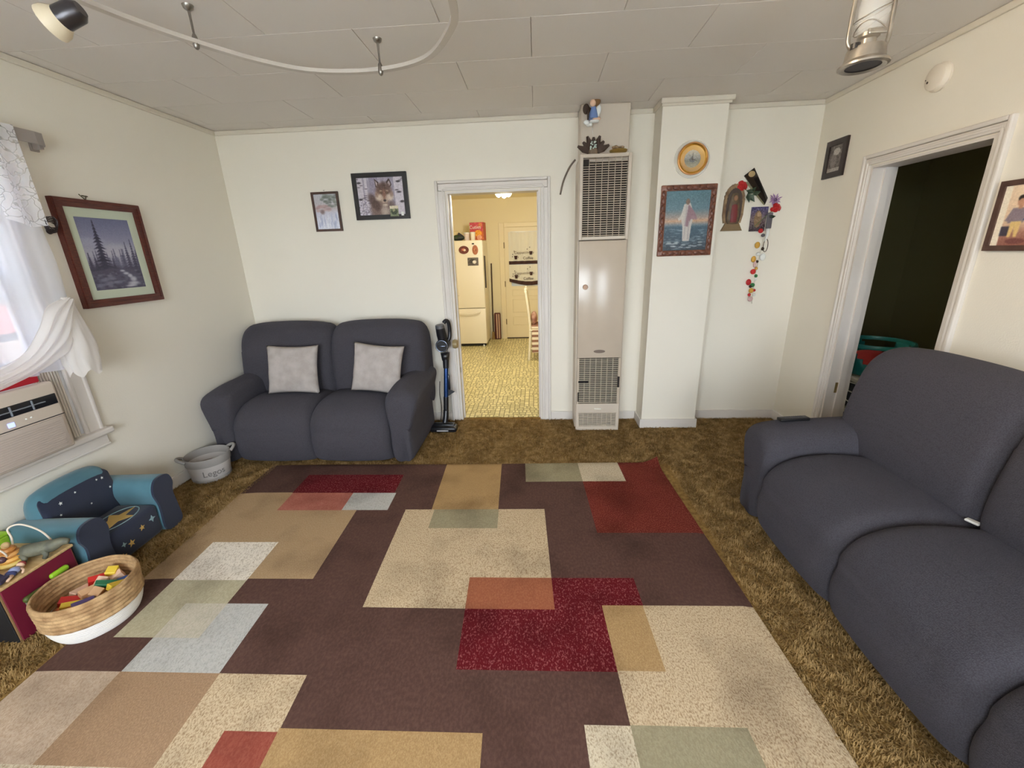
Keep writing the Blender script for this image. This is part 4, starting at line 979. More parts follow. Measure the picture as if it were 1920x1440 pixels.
def cone():
    r = thing('flower_sleeve', 'black cellophane flower sleeve with gold print hung on the wall', 'flower sleeve', (1.83, YB, 1.85))
    m = MB(); pts = [(-.192, .208), (-.122, .262), (.012, .04), (-.004, -.01)]
    m.prism(pts, -.012, -.002); m.add([(-.192, -.012, .208), (-.122, -.012, .262), (.012, -.012, .04), (-.004, -.012, -.01), (-.15, -.034, .21), (.0, -.022, .02)], [(0, 4, 5, 3), (1, 2, 5, 4), (0, 1, 4), (3, 5, 2)])
    m.build('wrapper', mat('cellophane_black', S(24, 20, 20), .12, spec=.8), r)
    m = MB(); m.ell((-.146, -.034, .215), .026, .006, .022); m.build('gold_print', mat('gold_print', S(176, 152, 108), .4), r, smooth=True)
    m = MB(); m.add([(-.175, -.014, .155), (-.168, -.016, .168), (-.01, -.016, -.002), (-.014, -.014, -.012)], [(0, 1, 2, 3)]); m.build('seam_tape', mat('tape_olive', S(122, 116, 84), .25), r)
cone()
def card():
    r = thing('devotional_card', 'purple printed card tucked under the silk flowers', 'card', (1.795, YB-.006, 1.735))
    cc = Canvas(26, 36, (84, 78, 110)).vgrad([(0, (78, 74, 116)), (.5, (120, 104, 106)), (1, (70, 60, 66))]).noise(12, 2, 2); cc.ell(.45, .5, .22, .35, (140, 116, 90)); cc.ell(.5, .3, .12, .1, (180, 150, 120)); cc.noise(10)
    MB().box(-.066, .066, -.002, .0, -.092, .092).build('backing', mat('card_back', S(60, 52, 70), .5), r); cc.obj('print', .132, .184, r, -.0026, .25)
card()
rose('silk_flower', 'shiny red silk flower on a golden stem below the lilac bloom', (1.915, YB-.02, 1.815), .036, mat('silk_deep_red', S(186, 24, 28), .35), [(0, 0, 0), (-.06, .004, -.05), (-.15, .008, -.14)], [(-.055, -.055, 2.2, .04), (-.04, -.07, 1.4, .04)])
def lilac():
    r = thing('lilac_flower', 'lilac fringed artificial flower beside the black flower sleeve', 'flower', (1.895, YB-.02, 1.873))
    for i in range(16):
        a = 2*PI*i/16; m = MB(); L = .05*random.uniform(.8, 1.1); m.xf(Matrix.Rotation(a, 4, 'Y') @ Matrix.Rotation(random.uniform(-.5, .2), 4, 'X')); m.add([(-.002, 0, .004), (.002, 0, .004), (.005, -.004, L*.7), (0, -.006, L), (-.005, -.004, L*.7)], [(0, 1, 2, 3, 4)]); m.build('petal', mat('lilac_petal', S(150, 116, 158), .7), r)
    m = MB(); m.ell((0, -.006, 0), .012, .012, .012, 8, 6); m.build('centre', mat('lilac_centre', S(110, 84, 120), .7), r, smooth=True)
lilac()
def charm():
    r = thing('beaded_string', 'long string of coloured beads and charms hanging below the card', 'garland', (1.855, YB-.012, 1.66))
    m = MB(); m.tube(spline([(0, 0, .1), (-.005, 0, -.1), (-.02, 0, -.3), (-.025, 0, -.45), (-.02, 0, -.6)], 6), .003, 6); m.build('cord', mat('cord_white', S(220, 214, 200), .8), r, smooth=True)
    cols = {'red': M_RED, 'gold': mat('bead_gold', S(206, 156, 60), .35), 'green': mat('bead_green', S(48, 122, 66), .4), 'white': M_WHITE, 'dark': M_BROWN, 'pink': mat('bead_pink', S(206, 172, 168), .5), 'grey': mat('charm_grey', S(92, 88, 94), .5)}
    for (x, z, rx, rz, k) in [(-.035, -.015, .02, .018, 'red'), (-.045, -.125, .022, .026, 'gold'), (0, -.155, .012, .014, 'dark'), (-.06, -.235, .020, .026, 'gold'), (.01, -.22, .024, .030, 'white'), (-.045, -.275, .012, .03, 'pink'), (-.05, -.335, .022, .022, 'red'), (-.075, -.42, .022, .026, 'red'), (-.04, -.445, .020, .018, 'green'), (-.045, -.49, .020, .022, 'gold'), (-.02, -.488, .012, .012, 'red'), (-.042, -.56, .022, .022, 'pink'), (-.03, -.195, .016, .014, 'white'), (-.02, -.395, .01, .016, 'white'), (-.012, -.05, .016, .014, 'grey'), (-.03, -.255, .012, .012, 'dark'), (-.028, -.31, .012, .014, 'gold'), (-.022, -.37, .013, .014, 'green'), (-.055, -.455, .013, .013, 'dark'), (-.015, -.525, .012, .014, 'white'), (-.055, -.525, .013, .014, 'red')]:
        m = MB(); m.ell((x, -.006, z), rx, .012, rz, 10, 7); m.build('bead', cols[k], r, smooth=True)
    m = MB(); m.tube([(.022+.018*math.cos(t), -.002, -.13+.05*math.sin(t)) for t in np.linspace(0, 2*PI, 16, endpoint=False)], .0025, 6, closed=True); m.build('wire_loop', cols['dark'], r)
    m = MB(); m.rbox(-.005, .038, -.02, -.006, .0, .12, .005, 2); m.build('charm_handle', cols['grey'], r); m = MB(); m.tube([(.016, -.012, .0), (.018, -.012, -.05), (.006, -.012, -.10)], [.014, .013, .002], 8); m.build('charm_tassel', M_WHITE, r, smooth=True)
charm()

# smoke detector
def detector():
    r = thing('smoke_detector', 'round white smoke detector on the right wall above the doorway', 'smoke detector', (XR, 2.732, 2.362))
    W = mat('detector_white', S(226, 216, 200), .45)
    m = MB(); m.lathe([(0, -.001), (.068, -.001), (.068, -.012), (.064, -.016), (.060, -.034), (.052, -.040), (0, -.042)], 32, ax='x'); m.build('body', W, r, smooth=True, angle=.7)
    m = MB(); m.ell((-.042, .03, -.015), .003, .006, .006, 8, 6); m.ell((-.042, .045, .0), .002, .003, .003, 8, 6); m.build('sensor_dot', M_BROWN, r)
detector()

# ================================================================== CEILING TRACK AND SPOT
M_RAIL = mat('rail_white', S(200, 192, 182), .35)
def track():
    z = 2.428
    r = thing('ceiling_track', 'curved white ceiling track rail hung on short metal standoffs', 'track light', (0, 0, 0))
    pts = [(-1.70, .95), (-1.66, 1.35), (-1.575, 1.72), (-1.44, 2.01), (-1.27, 2.245), (-1.075, 2.38), (-.775, 2.41), (-.51, 2.31), (-.345, 2.065), (-.297, 1.88), (-.30, 1.5), (-.42, 1.1), (-.6, .8)]
    sp = spline([(x, y, z) for x, y in pts], 8); n = len(sp); m = MB(); vs, fs = [], []
    for i, q in enumerate(sp):
        a, b = np.array(sp[max(i-1, 0)]), np.array(sp[min(i+1, n-1)]); t = (b-a)/np.linalg.norm(b-a); s = np.array([-t[1], t[0], 0]); w, h = .015, .008
        for (p, hh) in ((-w, -h), (w, -h), (w, h), (-w, h)): vs.append(tuple(np.array(q)+s*p+np.array([0, 0, hh])))
    for i in range(n-1):
        for k in range(4): fs.append((i*4+k, i*4+(k+1) % 4, (i+1)*4+(k+1) % 4, (i+1)*4+k))
    fs += [(3, 2, 1, 0), (4*n-4, 4*n-3, 4*n-2, 4*n-1)]
    m.add(vs, fs); m.build('rail', M_RAIL, r, smooth=True, angle=.7)
    NI = mat('brushed_nickel', S(150, 146, 140), .3, .9)
    for (x, y) in ((-1.425, 2.03), (-.762, 2.40), (-.30, 1.5), (-1.66, 1.35)):
        q = MB(); q.lathe([(0, H), (.022, H), (.018, H-.012), (.006, H-.02), (.0045, H-.05), (.0045, z+.03), (.010, z+.018), (.013, z-.010), (.010, z-.022), (.004, z-.028), (0, z-.028)], 14, (x, y, 0)); q.build('standoff', NI, r, smooth=True, angle=.9)
    return r
track()
def spot(label, loc, aim, energy):
    r = thing('track_spotlight', label, 'spotlight', loc, 0, 'spotlights on the ceiling track')
    D_ = (Vector(aim)-Vector(loc)).normalized(); M = D_.to_track_quat('Z', 'Y').to_matrix().to_4x4()
    m = MB(); m.xf(M); m.lathe([(0, -.05), (.022, -.05), (.034, -.035), (.036, .02), (.036, .03), (0, .03)], 24); m.build('housing', mat('spot_steel', S(86, 84, 88), .3, .8), r, smooth=True, angle=.7)
    m = MB(); m.xf(M); m.lathe([(.036, .02), (.050, .045), (.052, .062), (.046, .062), (.034, .03)], 24, caps=False); m.build('rim', mat('spot_rim', S(230, 216, 188), .4), r, smooth=True, angle=.7)
    m = MB(); m.xf(M); m.lathe([(0, .048), (.045, .050), (.045, .052), (0, .053)], 24); m.build('bulb_face', emis('spot_bulb', (1, .86, .66), 2.0), r)
    m = MB(); m.tube([(0, 0, .02), (0, 0, .045), (0, 0, .066)], .006, 8); m.build('stem', MATS['spot_steel'], r, smooth=True)
    l = bpy.data.lights.new('spot_beam', 'SPOT'); l.energy = energy; l.color = (1, .80, .56); l.spot_size = 1.5; l.spot_blend = .8; l.shadow_soft_size = .04
    o = bpy.data.objects.new('spot_beam', l); COL.objects.link(o); o.parent = r; o.location = D_*.07; o.rotation_euler = D_.to_track_quat('-Z', 'Y').to_euler()
spot('dark metal spotlight with a pale rim aimed at the window wall', (-1.545, 1.60, 2.335), (-2.445, 1.44, 1.955), 2.0)
spot('dark metal spotlight on the near end of the track aimed at the right wall', (-.305, 1.35, 2.352), (2.17, 1.75, 1.95), 16.0)

# hanging hurricane lantern
def lantern():
    z0 = 2.115; r = thing('hurricane_lantern', 'galvanised hurricane lantern with glass globe hanging from the ceiling', 'lantern', (1.143, 1.778, z0))
    ST = mat('galvanised_steel', S(196, 188, 176), .28, .85, col2=S(160, 152, 142), nscale=14)
    m = MB(); m.lathe([(.052, .004), (.066, 0), (.074, .004), (.074, .010), (.060, .022), (.056, .052), (.054, .058), (.030, .066), (.0, .068)], 28, caps=False); m.build('fuel_tank', ST, r, smooth=True, angle=.6)
    MB().lathe([(0, .006), (.064, .006), (.064, .009), (0, .009)], 28).build('tank_bottom', mat('lantern_dark', S(44, 38, 44), .5), r)
    MB().lathe([(.0, .0), (.014, .0), (.014, .016), (0, .016)], 14, (-.046, -.014, .052)).build('filler_cap', mat('cap_black', S(40, 36, 34), .4), r)
    m = MB(); m.lathe([(.024, .064), (.024, .082), (.032, .088), (.032, .098), (.0, .100)], 20, caps=False); m.build('burner', ST, r, smooth=True, angle=.6)
    m = MB(); m.lathe([(.030, .098), (.040, .115), (.046, .14), (.046, .165), (.038, .20), (.028, .215)], 28, caps=False); m.build('glass_globe', glass('globe_glass', (.95, .95, .92), .02, .22), r, smooth=True)
    m = MB(); m.lathe([(.030, .213), (.036, .216), (.036, .226), (.022, .24), (.022, .27), (.034, .285), (.030, .30), (.0, .305)], 24, caps=False); m.build('chimney_cap', ST, r, smooth=True, angle=.6)
    for s in (-1, 1):
        m = MB(); m.tube(spline([(s*.046, 0, .055), (s*.064, 0, .075), (s*.066, 0, .14), (s*.062, 0, .22), (s*.045, 0, .25), (s*.022, 0, .262)], 6), .0065, 10); m.build('side_tube', ST, r, smooth=True)
    m = MB(); m.tube([(.043*math.cos(t), .043*math.sin(t), .115+.012*math.sin(2*t)) for t in np.linspace(0, 2*PI, 24, endpoint=False)], .002, 6, closed=True); m.tube([(.049*math.cos(t), .049*math.sin(t), .155+.02*math.cos(t)) for t in np.linspace(0, 2*PI, 24, endpoint=False)], .002, 6, closed=True); m.build('globe_guard', ST, r, smooth=True)
    m = MB(); m.rbox(-.030, .030, -.045, -.035, .084, .10, .004, 2); m.build('wick_lever', ST, r)
    m = MB(); m.tube(spline([(-.066, 0, .21), (-.06, 0, .31), (0, 0, .36), (.06, 0, .31), (.066, 0, .21)], 6), .0022, 6); m.tube([(0, 0, .36), (0, 0, H-z0-.002)], .002, 6); m.build('bail_handle', ST, r, smooth=True)
lantern()

# ================================================================== WINDOW DRESSING
M_SHEER = sheer('sheer_voile', (.88, .89, .93), .34)
M_LACE = sheer('lace_voile', (.93, .93, .95), .2, True)
M_DRAPE = sheer('gathered_voile', (.93, .90, .86), .10)
def rod():
    r = thing('curtain_rod', 'wide flat white curtain rod above the window', 'curtain rod', (XL, 1.55, 2.14))
    P = mat('rod_enamel', S(158, 150, 145), .4)
    m = MB(); pts = [(.004, .765), (.05, .76), (.078, .74), (.086, .70), (.086, -.70), (.078, -.74), (.05, -.76), (.004, -.765)]
    sp = pts; vs, fs = [], []
    for (x, y) in sp: vs += [(x, y, 0), (x, y, .058)]
    off = len(vs)
    for (x, y) in sp: vs += [(x-.006 if .0 < x else x, y*.992, 0), (x-.006, y*.992, .058)]
    for i in range(len(sp)-1):
        fs.append((2*i, 2*i+2, 2*i+3, 2*i+1)); fs.append((off+2*i+1, off+2*i+3, off+2*i+2, off+2*i)); fs.append((2*i, off+2*i, off+2*i+2, 2*i+2)); fs.append((2*i+1, 2*i+3, off+2*i+3, off+2*i+1))
    m.add(vs, fs); m.build('rod_face', P, r)
    for s in (-1, 1):
        q = MB(); q.rbox(.0, .05, s*.745-.012, s*.745+.012, -.012, .05, .003, 1); q.rbox(.0, .012, s*.745-.02, s*.745+.02, -.022, .06, .003, 1); q.build('bracket', P, r)
rod()
def curtain():
    r = thing('sheer_curtain', 'white sheer lace curtain gathered up and tied at the side of the window', 'curtain', (XL+.085, 1.55, 0))
    # straight panel with folds
    ny, nz = 150, 24; vs, fs = [], []
    for j in range(nz+1):
        z = 2.195 - (2.195-1.02)*j/nz
        for i in range(ny+1):
            t = i/ny; y = -.62+1.21*t; a = .010+.016*j/nz
            vs.append((a*math.sin(t*58+1.2*math.sin(t*9)+.15*j/nz*math.sin(t*20))-.012+.006*math.sin(t*17), y+.006*math.sin(j*.7+t*30), z))
    for j in range(nz):
        for i in range(ny):
            a = j*(ny+1)+i; fs.append((a, a+1, a+ny+2, a+ny+1))
    MB().add(vs, fs).build('sheer_panel', M_SHEER, r, smooth=True)
    # lace valance with a scalloped hem
    ny, nz = 150, 16; vs, fs = [], []
    for j in range(nz+1):
        for i in range(ny+1):
            t = i/ny; y = -.66+1.255*t; hem = 1.745-.028*abs(math.sin(PI*(y-.595)/.085*.5)) + .03*abs(math.sin(PI*(y-.595)/.34)); z = 2.200-(2.200-hem)*j/nz
            a = .006+.012*j/nz; vs.append((.016+a*math.sin(t*50+1.4*math.sin(t*7)), y, z))
    for j in range(nz):
        for i in range(ny):
            a = j*(ny+1)+i; fs.append((a, a+1, a+ny+2, a+ny+1))
    MB().add(vs, fs).build('lace_valance', M_LACE, r, smooth=True)
    # swag: the lower fabric pulled across to the tie point
    n, k = 60, 40; vs, fs = [], []
    up = spline([(.02, -.62, 1.20), (.04, -.2, 1.13), (.05, .08, 1.10), (.055, .25, 1.14), (.06, .36, 1.25), (.05, .44, 1.35), (.015, .575, 1.385)], 10)
    lo = spline([(.03, -.62, 1.08), (.06, -.2, 1.01), (.075, .02, 1.0), (.08, .21, 1.035), (.08, .36, 1.085), (.07, .47, 1.15), (.02, .585, 1.36)], 10)
    for i in range(len(up)):
        u, l = np.array(up[i]), np.array(lo[i]); s = i/(len(up)-1)
        for q in range(k+1):
            t = q/k; p = u*(1-t)+l*t; amp = .016*(1-.55*s); fold = amp*math.sin(t*24+3.5*s+.8*math.sin(3*s)); bulge = .045*math.sin(PI*t)*(1-.6*s)
            vs.append((p[0]+fold+bulge, p[1]+.4*fold, p[2]+.25*fold))
    for i in range(len(up)-1):
        for q in range(k):
            a = i*(k+1)+q; fs.append((a, a+1, a+k+2, a+k+1))
    MB().add(vs, fs).build('swag', M_DRAPE, r, smooth=True)
    # puffed tail below the tie point
    n, k = 36, 26; vs, fs = [], []
    for j in range(k+1):
        t = j/k; z = 1.385-.395*t
        hw = .018+.064*min(1, t*1.35)**.75 - .02*max(0, t-.85)/.15; cy = .565-.070*t
        for i in range(n):
            a = 2*PI*i/n; rad = 1+.10*math.sin(7*a+4*t)*t+.05*math.sin(13*a-6*t)
            vs.append((.012+.055*t+(.012+.045*min(1, t*1.6))*math.cos(a)*rad, cy+hw*math.sin(a)*rad, z-.018*t*math.sin(5*a)))
    for j in range(k):
        for i in range(n):
            b = (i+1) % n; fs.append((j*n+i, j*n+b, (j+1)*n+b, (j+1)*n+i))
    MB().add(vs, fs).build('tail', M_DRAPE, r, smooth=True)
    # loose corner of fabric behind the tail
    m = MB(); m.add([(-.055, .60, 1.36), (-.05, .66, 1.345), (-.045, .662, 1.26), (-.05, .655, 1.16), (-.03, .60, 1.10), (-.03, .585, 1.25)], [(0, 1, 2, 5), (5, 2, 3, 4)]); m.build('loose_corner', M_DRAPE, r)
    m = MB(); m.cyl((-.08, .60, 1.40), (-.02, .60, 1.395), .004, 8); m.build('hook', M_BROWN, r)
curtain()
def holdback():
    r = thing('wire_holdback', 'dark coiled wire curtain holdback on the wall beside the window', 'holdback', (XL, 2.235, 1.725))
    DM = mat('dark_iron', S(70, 64, 66), .4, .8)
    pts = [(.03+.085*t/60+.0, -.012-.06*t/60+.030*math.cos(t*.75), .015+.025*t/60+.030*math.sin(t*.75)) for t in range(61)]
    m = MB(); m.tube(pts, .0022, 6); m.build('coil', DM, r, smooth=True)
    m = MB(); m.lathe([(0, 0), (.016, 0), (.014, .008), (.007, .014), (.007, .04), (0, .04)], 14, ax='x'); m.build('wall_mount', DM, r, smooth=True, angle=.8)
holdback()
# air conditioner
def aircon():
    y0, y1, z0, z1, xf = 1.25, 1.905, .622, .985, -2.492
    r = thing('air_conditioner', 'beige window air conditioner resting on the sill', 'air conditioner', (-2.55, (y0+y1)/2, z0))
    hw = (y1-y0)/2; h = z1-z0; f = xf+2.55
    A = mat('aircon_beige', S(206, 194, 180), .45); A2 = mat('aircon_panel', S(190, 178, 168), .5); DK = mat('aircon_black', S(26, 28, 34), .3)
    m = MB(); m.rbox(-.33, f-.03, -hw+.012, hw-.012, .0, h-.01, .006, 1); m.build('case', A, r)
    m = MB(); m.rbox(f-.045, f, -hw, hw, 0, h, .014, 3); m.build('front_bezel', A, r, smooth=True, angle=.6)
    m = MB(); m.rbox(f-.008, f+.006, -hw+.012, hw-.02, .012, .178, .006, 2); m.build('intake_grille', A2, r, smooth=True, angle=.6)
    first = None
    for i in range(13):
        if first is None: first = MB().rbox(f+.004, f+.0085, -hw+.03, hw-.04, -.0018, .0018, .001, 1).build('grille_rib', A2, r)
        else:
            o = bpy.data.objects.new('grille_rib', first.data); COL.objects.link(o); o.parent = r; first_ = o
            o.location = (0, 0, .025+.011*i)
    first.location = (0, 0, .020)
    m = MB(); m.box(f-.001, f+.002, -hw+.01, hw-.005, .184, .188); m.build('panel_gap', DK, r)
    m = MB(); m.rbox(f-.002, f+.004, -hw+.03, hw-.015, .246, .30, .008, 2); m.build('louvre_opening', DK, r, smooth=True, angle=.6)
    for i in range(7):
        y = -hw+.08+i*.09
        if y < hw-.05: MB().rbox(f+.001, f+.010, y-.003, y+.003, .250, .296, .001, 1).build('louvre', mat('louvre_grey', S(120, 126, 134), .4), r)
    m = MB(); m.rbox(f+.001, f+.009, -hw+.035, hw-.07, .270, .275, .001, 1); m.build('cross_louvre', MATS['louvre_grey'], r)
    m = MB(); m.rbox(f, f+.003, .085, .112, .20, .222, .001, 1); m.build('display', emis('aircon_display', S(120, 130, 235), .8), r)
    for y in (.16, .182): m = MB(); m.ell((f+.002, y, .217), .003, .005, .004, 10, 6); m.build('button', M_WHITE, r, smooth=True)
    m = MB(); m.box(-.06, -.045, hw, hw+.115, .0, 1.045-z0+.0); m.build('side_panel', mat('accordion_panel', S(214, 206, 194), .5), r)
    MB().box(-.06, -.045, -hw-.17, -hw, .0, 1.045-z0).build('side_panel', MATS['accordion_panel'], r)
    for i in range(8): MB().rbox(-.045, -.036, hw+.006+i*.0135, hw+.014+i*.0135, .002, 1.043-z0, .002, 1).build('pleat', MATS['accordion_panel'], r)
aircon()
MB_ = MB(); MB_.rbox(-.02, .012, -.31, .30, 0, .045, .004, 1)
o = MB_.build('foam_strip', mat('red_foam', S(188, 24, 44), .7), None, loc=(-2.545, 1.58, .986)); tag(o, 'red strip lying along the top of the air conditioner', 'strip')

# ================================================================== CHILD'S FOAM CHAIR
def kid_chair():
    r = thing('foam_armchair', 'small blue and navy child foam armchair with a yellow star on the seat', 'armchair', (-2.405, 1.818, 0), .05)
    # local: x towards the room (front), y across
    T = mat('teal_fabric', S(66, 108, 122), .85, col2=S(76, 120, 134), nscale=6, bump=.2, bscale=200, sheen=.3); N = mat('navy_fabric', S(30, 38, 60), .85, bump=.2, bscale=200, sheen=.2)
    ap = rounded([(-.055, .02), (-.058, .18), (-.075, .27), (-.05, .335), (.0, .35), (.05, .335), (.068, .28), (.05, .22), (.058, .12), (.055, .02)], 5)
    for s in (-1, 1):
        m = MB(); loft(m, ap, .185, .015, lambda a, b, c_: (-.005+a, s*.215+s*b, c_), nmid=6, inset=.012); m.build('armrest', T, r, smooth=True, angle=.9)
        m = MB(); m.prism([(s*.215+s*b*.985, c_) for b, c_ in ap], .176, .19, ax='x'); m.build('arm_front_panel', N, r)
    bp = rounded([(-.17, .05), (-.185, .25), (-.175, .42), (-.14, .475), (-.09, .465), (-.065, .40), (-.055, .22), (-.06, .05)], 5)
    m = MB(); loft(m, bp, .195, .05, lambda a, b, c_: (b, a, c_-.04*(abs(a)/.2)**3*(c_ > .3)), nmid=8, inset=.05); m.build('backrest', T, r, smooth=True)
    bf = rounded([(-.072, .15), (-.082, .30), (-.098, .42), (-.09, .455), (-.072, .43), (-.05, .36), (-.042, .22), (-.045, .15)], 4)
    m = MB(); loft(m, bf, .182, .03, lambda a, b, c_: (b, a, c_-.035*(abs(a)/.2)**3*(c_ > .3)), nmid=8, inset=.02); bk = m.build('back_panel', N, r, smooth=True)
    m = MB()
    def star(mb, x, y, z, s, tilt, n=5, flat='x'):
        pts = []
        for i in range(2*n): a = PI*i/n+PI/2; q = s if i % 2 == 0 else s*.42; pts.append((q*math.cos(a), q*math.sin(a)))
        M_ = Matrix.Translation((x, y, z)) @ Matrix.Rotation(tilt, 4, 'Y'); mb.xf(M_)
        if flat == 'x': mb.prism(pts, 0, .0016, ax='x')
        else: mb.prism(pts, 0, .0016, ax='z')
    for (y, z, s) in ((-.11, .385, .010), (.12, .40, .008), (.09, .405, .006), (-.13, .33, .006), (-.03, .40, .006), (.14, .33, .007), (.02, .30, .006)):
        m = MB(); star(m, -.046-.11*max(0, z-.35), y, z, s, -.18); m.build('printed_star', M_WHITE, bk)
    m = MB(); m.rbox(-.07, .175, -.155, .155, .02, .205, .025, 3); m.build('seat', N, r, smooth=True, angle=.8)
    m = MB(); n = 40; m.tube([(.075+.075*math.cos(2*PI*i/n), .125*math.sin(2*PI*i/n), .206) for i in range(n)], .003, 5, closed=True); m.build('ring_print', mat('pale_teal_print', S(140, 170, 176), .8), r, smooth=True)
    m = MB(); pts = []
    for i in range(10): a = PI*i/5+.3; q = (.125, .05)[i % 2]; pts.append((.075+q*.62*math.cos(a), q*math.sin(a)))
    m.prism(pts, .2055, .2075, ax='z'); m.build('seat_star', mat('star_yellow', S(206, 170, 96), .8), r)
    for (y, z, s) in ((-.05, .09, .022), (.03, .13, .018), (-.11, .05, .02)):
        m = MB(); star(m, .1752, y, z, s, 0); m.build('yellow_star', MATS['star_yellow'], r)
    for (y, z, s) in ((.10, .14, .022), (-.09, .11, .016)):
        m = MB(); star(m, .1752, y, z, s, 0, 4); m.build('pale_sparkle', MATS['pale_teal_print'], r)
kid_chair()

# ================================================================== ACTIVITY CUBE
M_BIRCH = mat('birch_wood', S(206, 176, 126), .5, col2=S(188, 156, 106), nscale=6, kind='wood')
def cube():
    r = thing('activity_cube', 'maroon sided wooden activity cube with bead wires beside the window', 'toy', (-2.375, 1.385, 0))
    MR = mat('maroon_panel', S(112, 20, 48), .5); BKp = mat('cube_black', S(20, 20, 24), .6)
    hx, hy, z = .142, .140, .268
    MB().box(-hx, hx, -hy, hy, 0, z).build('box', mat('cube_core', S(150, 120, 80), .6), r)
    MB().rbox(hx, hx+.006, -hy+.004, hy-.004, .004, z-.002, .002, 1).build('maroon_side', MR, r)
    MB().rbox(-hx+.004, hx-.004, -hy-.006, -hy, .004, z-.002, .002, 1).build('black_side', BKp, r)  # near side coloured plain black
    MB().rbox(-hx+.004, hx-.004, hy, hy+.006, .004, z-.002, .002, 1).build('red_side', mat('red_panel', S(150, 60, 52), .5), r)
    MB().rbox(-hx-.006, hx+.010, -hy-.008, hy+.008, z, z+.014, .004, 2).build('top_board', M_BIRCH, r)
    G1, G2 = mat('lime_green', S(150, 196, 44), .45), mat('moss_green', S(74, 84, 34), .5)
    for (y, zz, g) in ((.055, .20, G1), (-.055, .175, G2)):
        m = MB(); m.rbox(hx+.006, hx+.03, y-.038, y+.038, zz-.013, zz+.015, .012, 3); q = m.build('sliding_knob', g, r, smooth=True, angle=.9)
        MB().rbox(hx+.006, hx+.012, y-.03, y+.034, zz-.045, zz-.012, .003, 1).build('slider_track', mat('track_grey', S(120, 116, 100), .5), q)
    W = mat('wire_white', S(226, 214, 196), .4)
    t0 = z+.012
    m = MB(); m.tube(spline([(.10, .125, t0), (.085, .105, t0+.10), (.05, .07, t0+.165), (.01, .05, t0+.155), (0, .055, t0+.10), (.01, .03, t0+.055), (-.02, -.01, t0+.03), (-.06, .01, t0)], 8), .004, 8); m.build('bead_wire', W, r, smooth=True)
    m = MB(); m.tube([(.02+.035*math.cos(t), -.02-t*.012, t0+.085+.035*math.sin(t)) for t in np.linspace(-1.4, 2*PI*1.6, 50)], .0036, 8); m.tube(spline([(.02, -.003, t0+.05), (.02, .04, t0+.0)], 4), .0036, 8); m.tube(spline([(.012, -.14, t0+.06), (.02, -.13, t0)], 4), .0036, 8); m.build('bead_wire', W, r, smooth=True)
    for (x, y, zz, c_) in ((.012, .03, t0+.055, 'amber'), (.03, -.02, t0+.048, 'plum'), (-.01, -.03, t0+.05, 'amber'), (.02, -.10, t0+.05, 'plum')):
        m = MB(); m.ell((x, y, zz), .015, .015, .015, 12, 8); m.build('bead', mat('bead_'+c_, S(206, 150, 66) if c_ == 'amber' else S(84, 56, 62), .4), r, smooth=True)
cube()
ZT = .2835
def stacker():
    r = thing('ring_stacker', 'wooden ring stacking toy in amber and yellow on the activity cube', 'toy', (-2.355, 1.40, ZT))
    for i, (rad, col) in enumerate(((.052, S(224, 196, 110)), (.044, S(216, 160, 76)), (.036, S(206, 150, 84)), (.028, S(196, 132, 66)))):
        m = MB(); q = .0105; m.lathe([(.008, i*.02+.001), (rad-.006, i*.02+.001), (rad, i*.02+.010), (rad-.006, i*.02+.020), (.008, i*.02+.020)], 20); m.build('ring', mat('stack_ring_%d' % i, col, .45), r, smooth=True, angle=.9)
    m = MB(); m.ell((0, 0, .092), .015, .015, .015); m.build('top_ball', M_BIRCH, r, smooth=True)
stacker()
def dino():
    r = thing('toy_dinosaur', 'grey green toy dinosaur lying on the activity cube', 'toy', (-2.285, 1.435, ZT), .5)
    G = mat('dino_grey', S(112, 112, 94), .6, col2=S(86, 88, 76), nscale=30)
    m = MB(); m.tube(spline([(-.13, .02, .012), (-.08, .005, .028), (-.03, 0, .042), (.03, 0, .042), (.07, -.005, .046), (.10, -.008, .056), (.125, -.01, .05)], 5), [.003+.0012*i if i < 10 else (.030 if i < 18 else .030-.0014*(i-17)) for i in range(31)], 10); m.build('body', G, r, smooth=True)
    for (x, y) in ((-.03, .02), (-.03, -.02), (.04, .02), (.04, -.02)):
        m = MB(); m.tube([(x, y, .04), (x+.008, y*1.5, .02), (x, y*1.6, .004)], [.013, .010, .009], 8); m.build('leg', G, r, smooth=True)
dino()
def doll():
    r = thing('toy_doll', 'tiny toy doll in a pale blue shirt lying on the activity cube', 'doll', (-2.262, 1.335, ZT), 1.9)
    m = MB(); m.ell((0, 0, .016), .022, .018, .015); m.build('shirt', mat('doll_shirt', S(150, 160, 200), .7), r, smooth=True)
    m = MB(); m.ell((.034, 0, .016), .014, .014, .014); m.build('head', M_SKIN, r, smooth=True)
    m = MB(); m.ell((.040, 0, .018), .013, .0145, .013); m.build('hair', mat('doll_hair', S(150, 60, 60), .7), r, smooth=True)
    m = MB(); m.ell((-.018, 0, .014), .016, .019, .013); m.build('trousers', mat('doll_navy', S(48, 54, 96), .7), r, smooth=True)
    for s in (-1, 1):
        m = MB(); m.tube([(-.022, s*.008, .013), (-.042, s*.011, .010), (-.060, s*.013, .008)], [.007, .006, .005], 8); m.build('leg', M_SKIN, r, smooth=True)
        m = MB(); m.tube([(.012, s*.018, .016), (0, s*.032, .012), (-.015, s*.036, .008)], [.005, .0045, .004], 8); m.build('arm', M_SKIN, r, smooth=True)
doll()
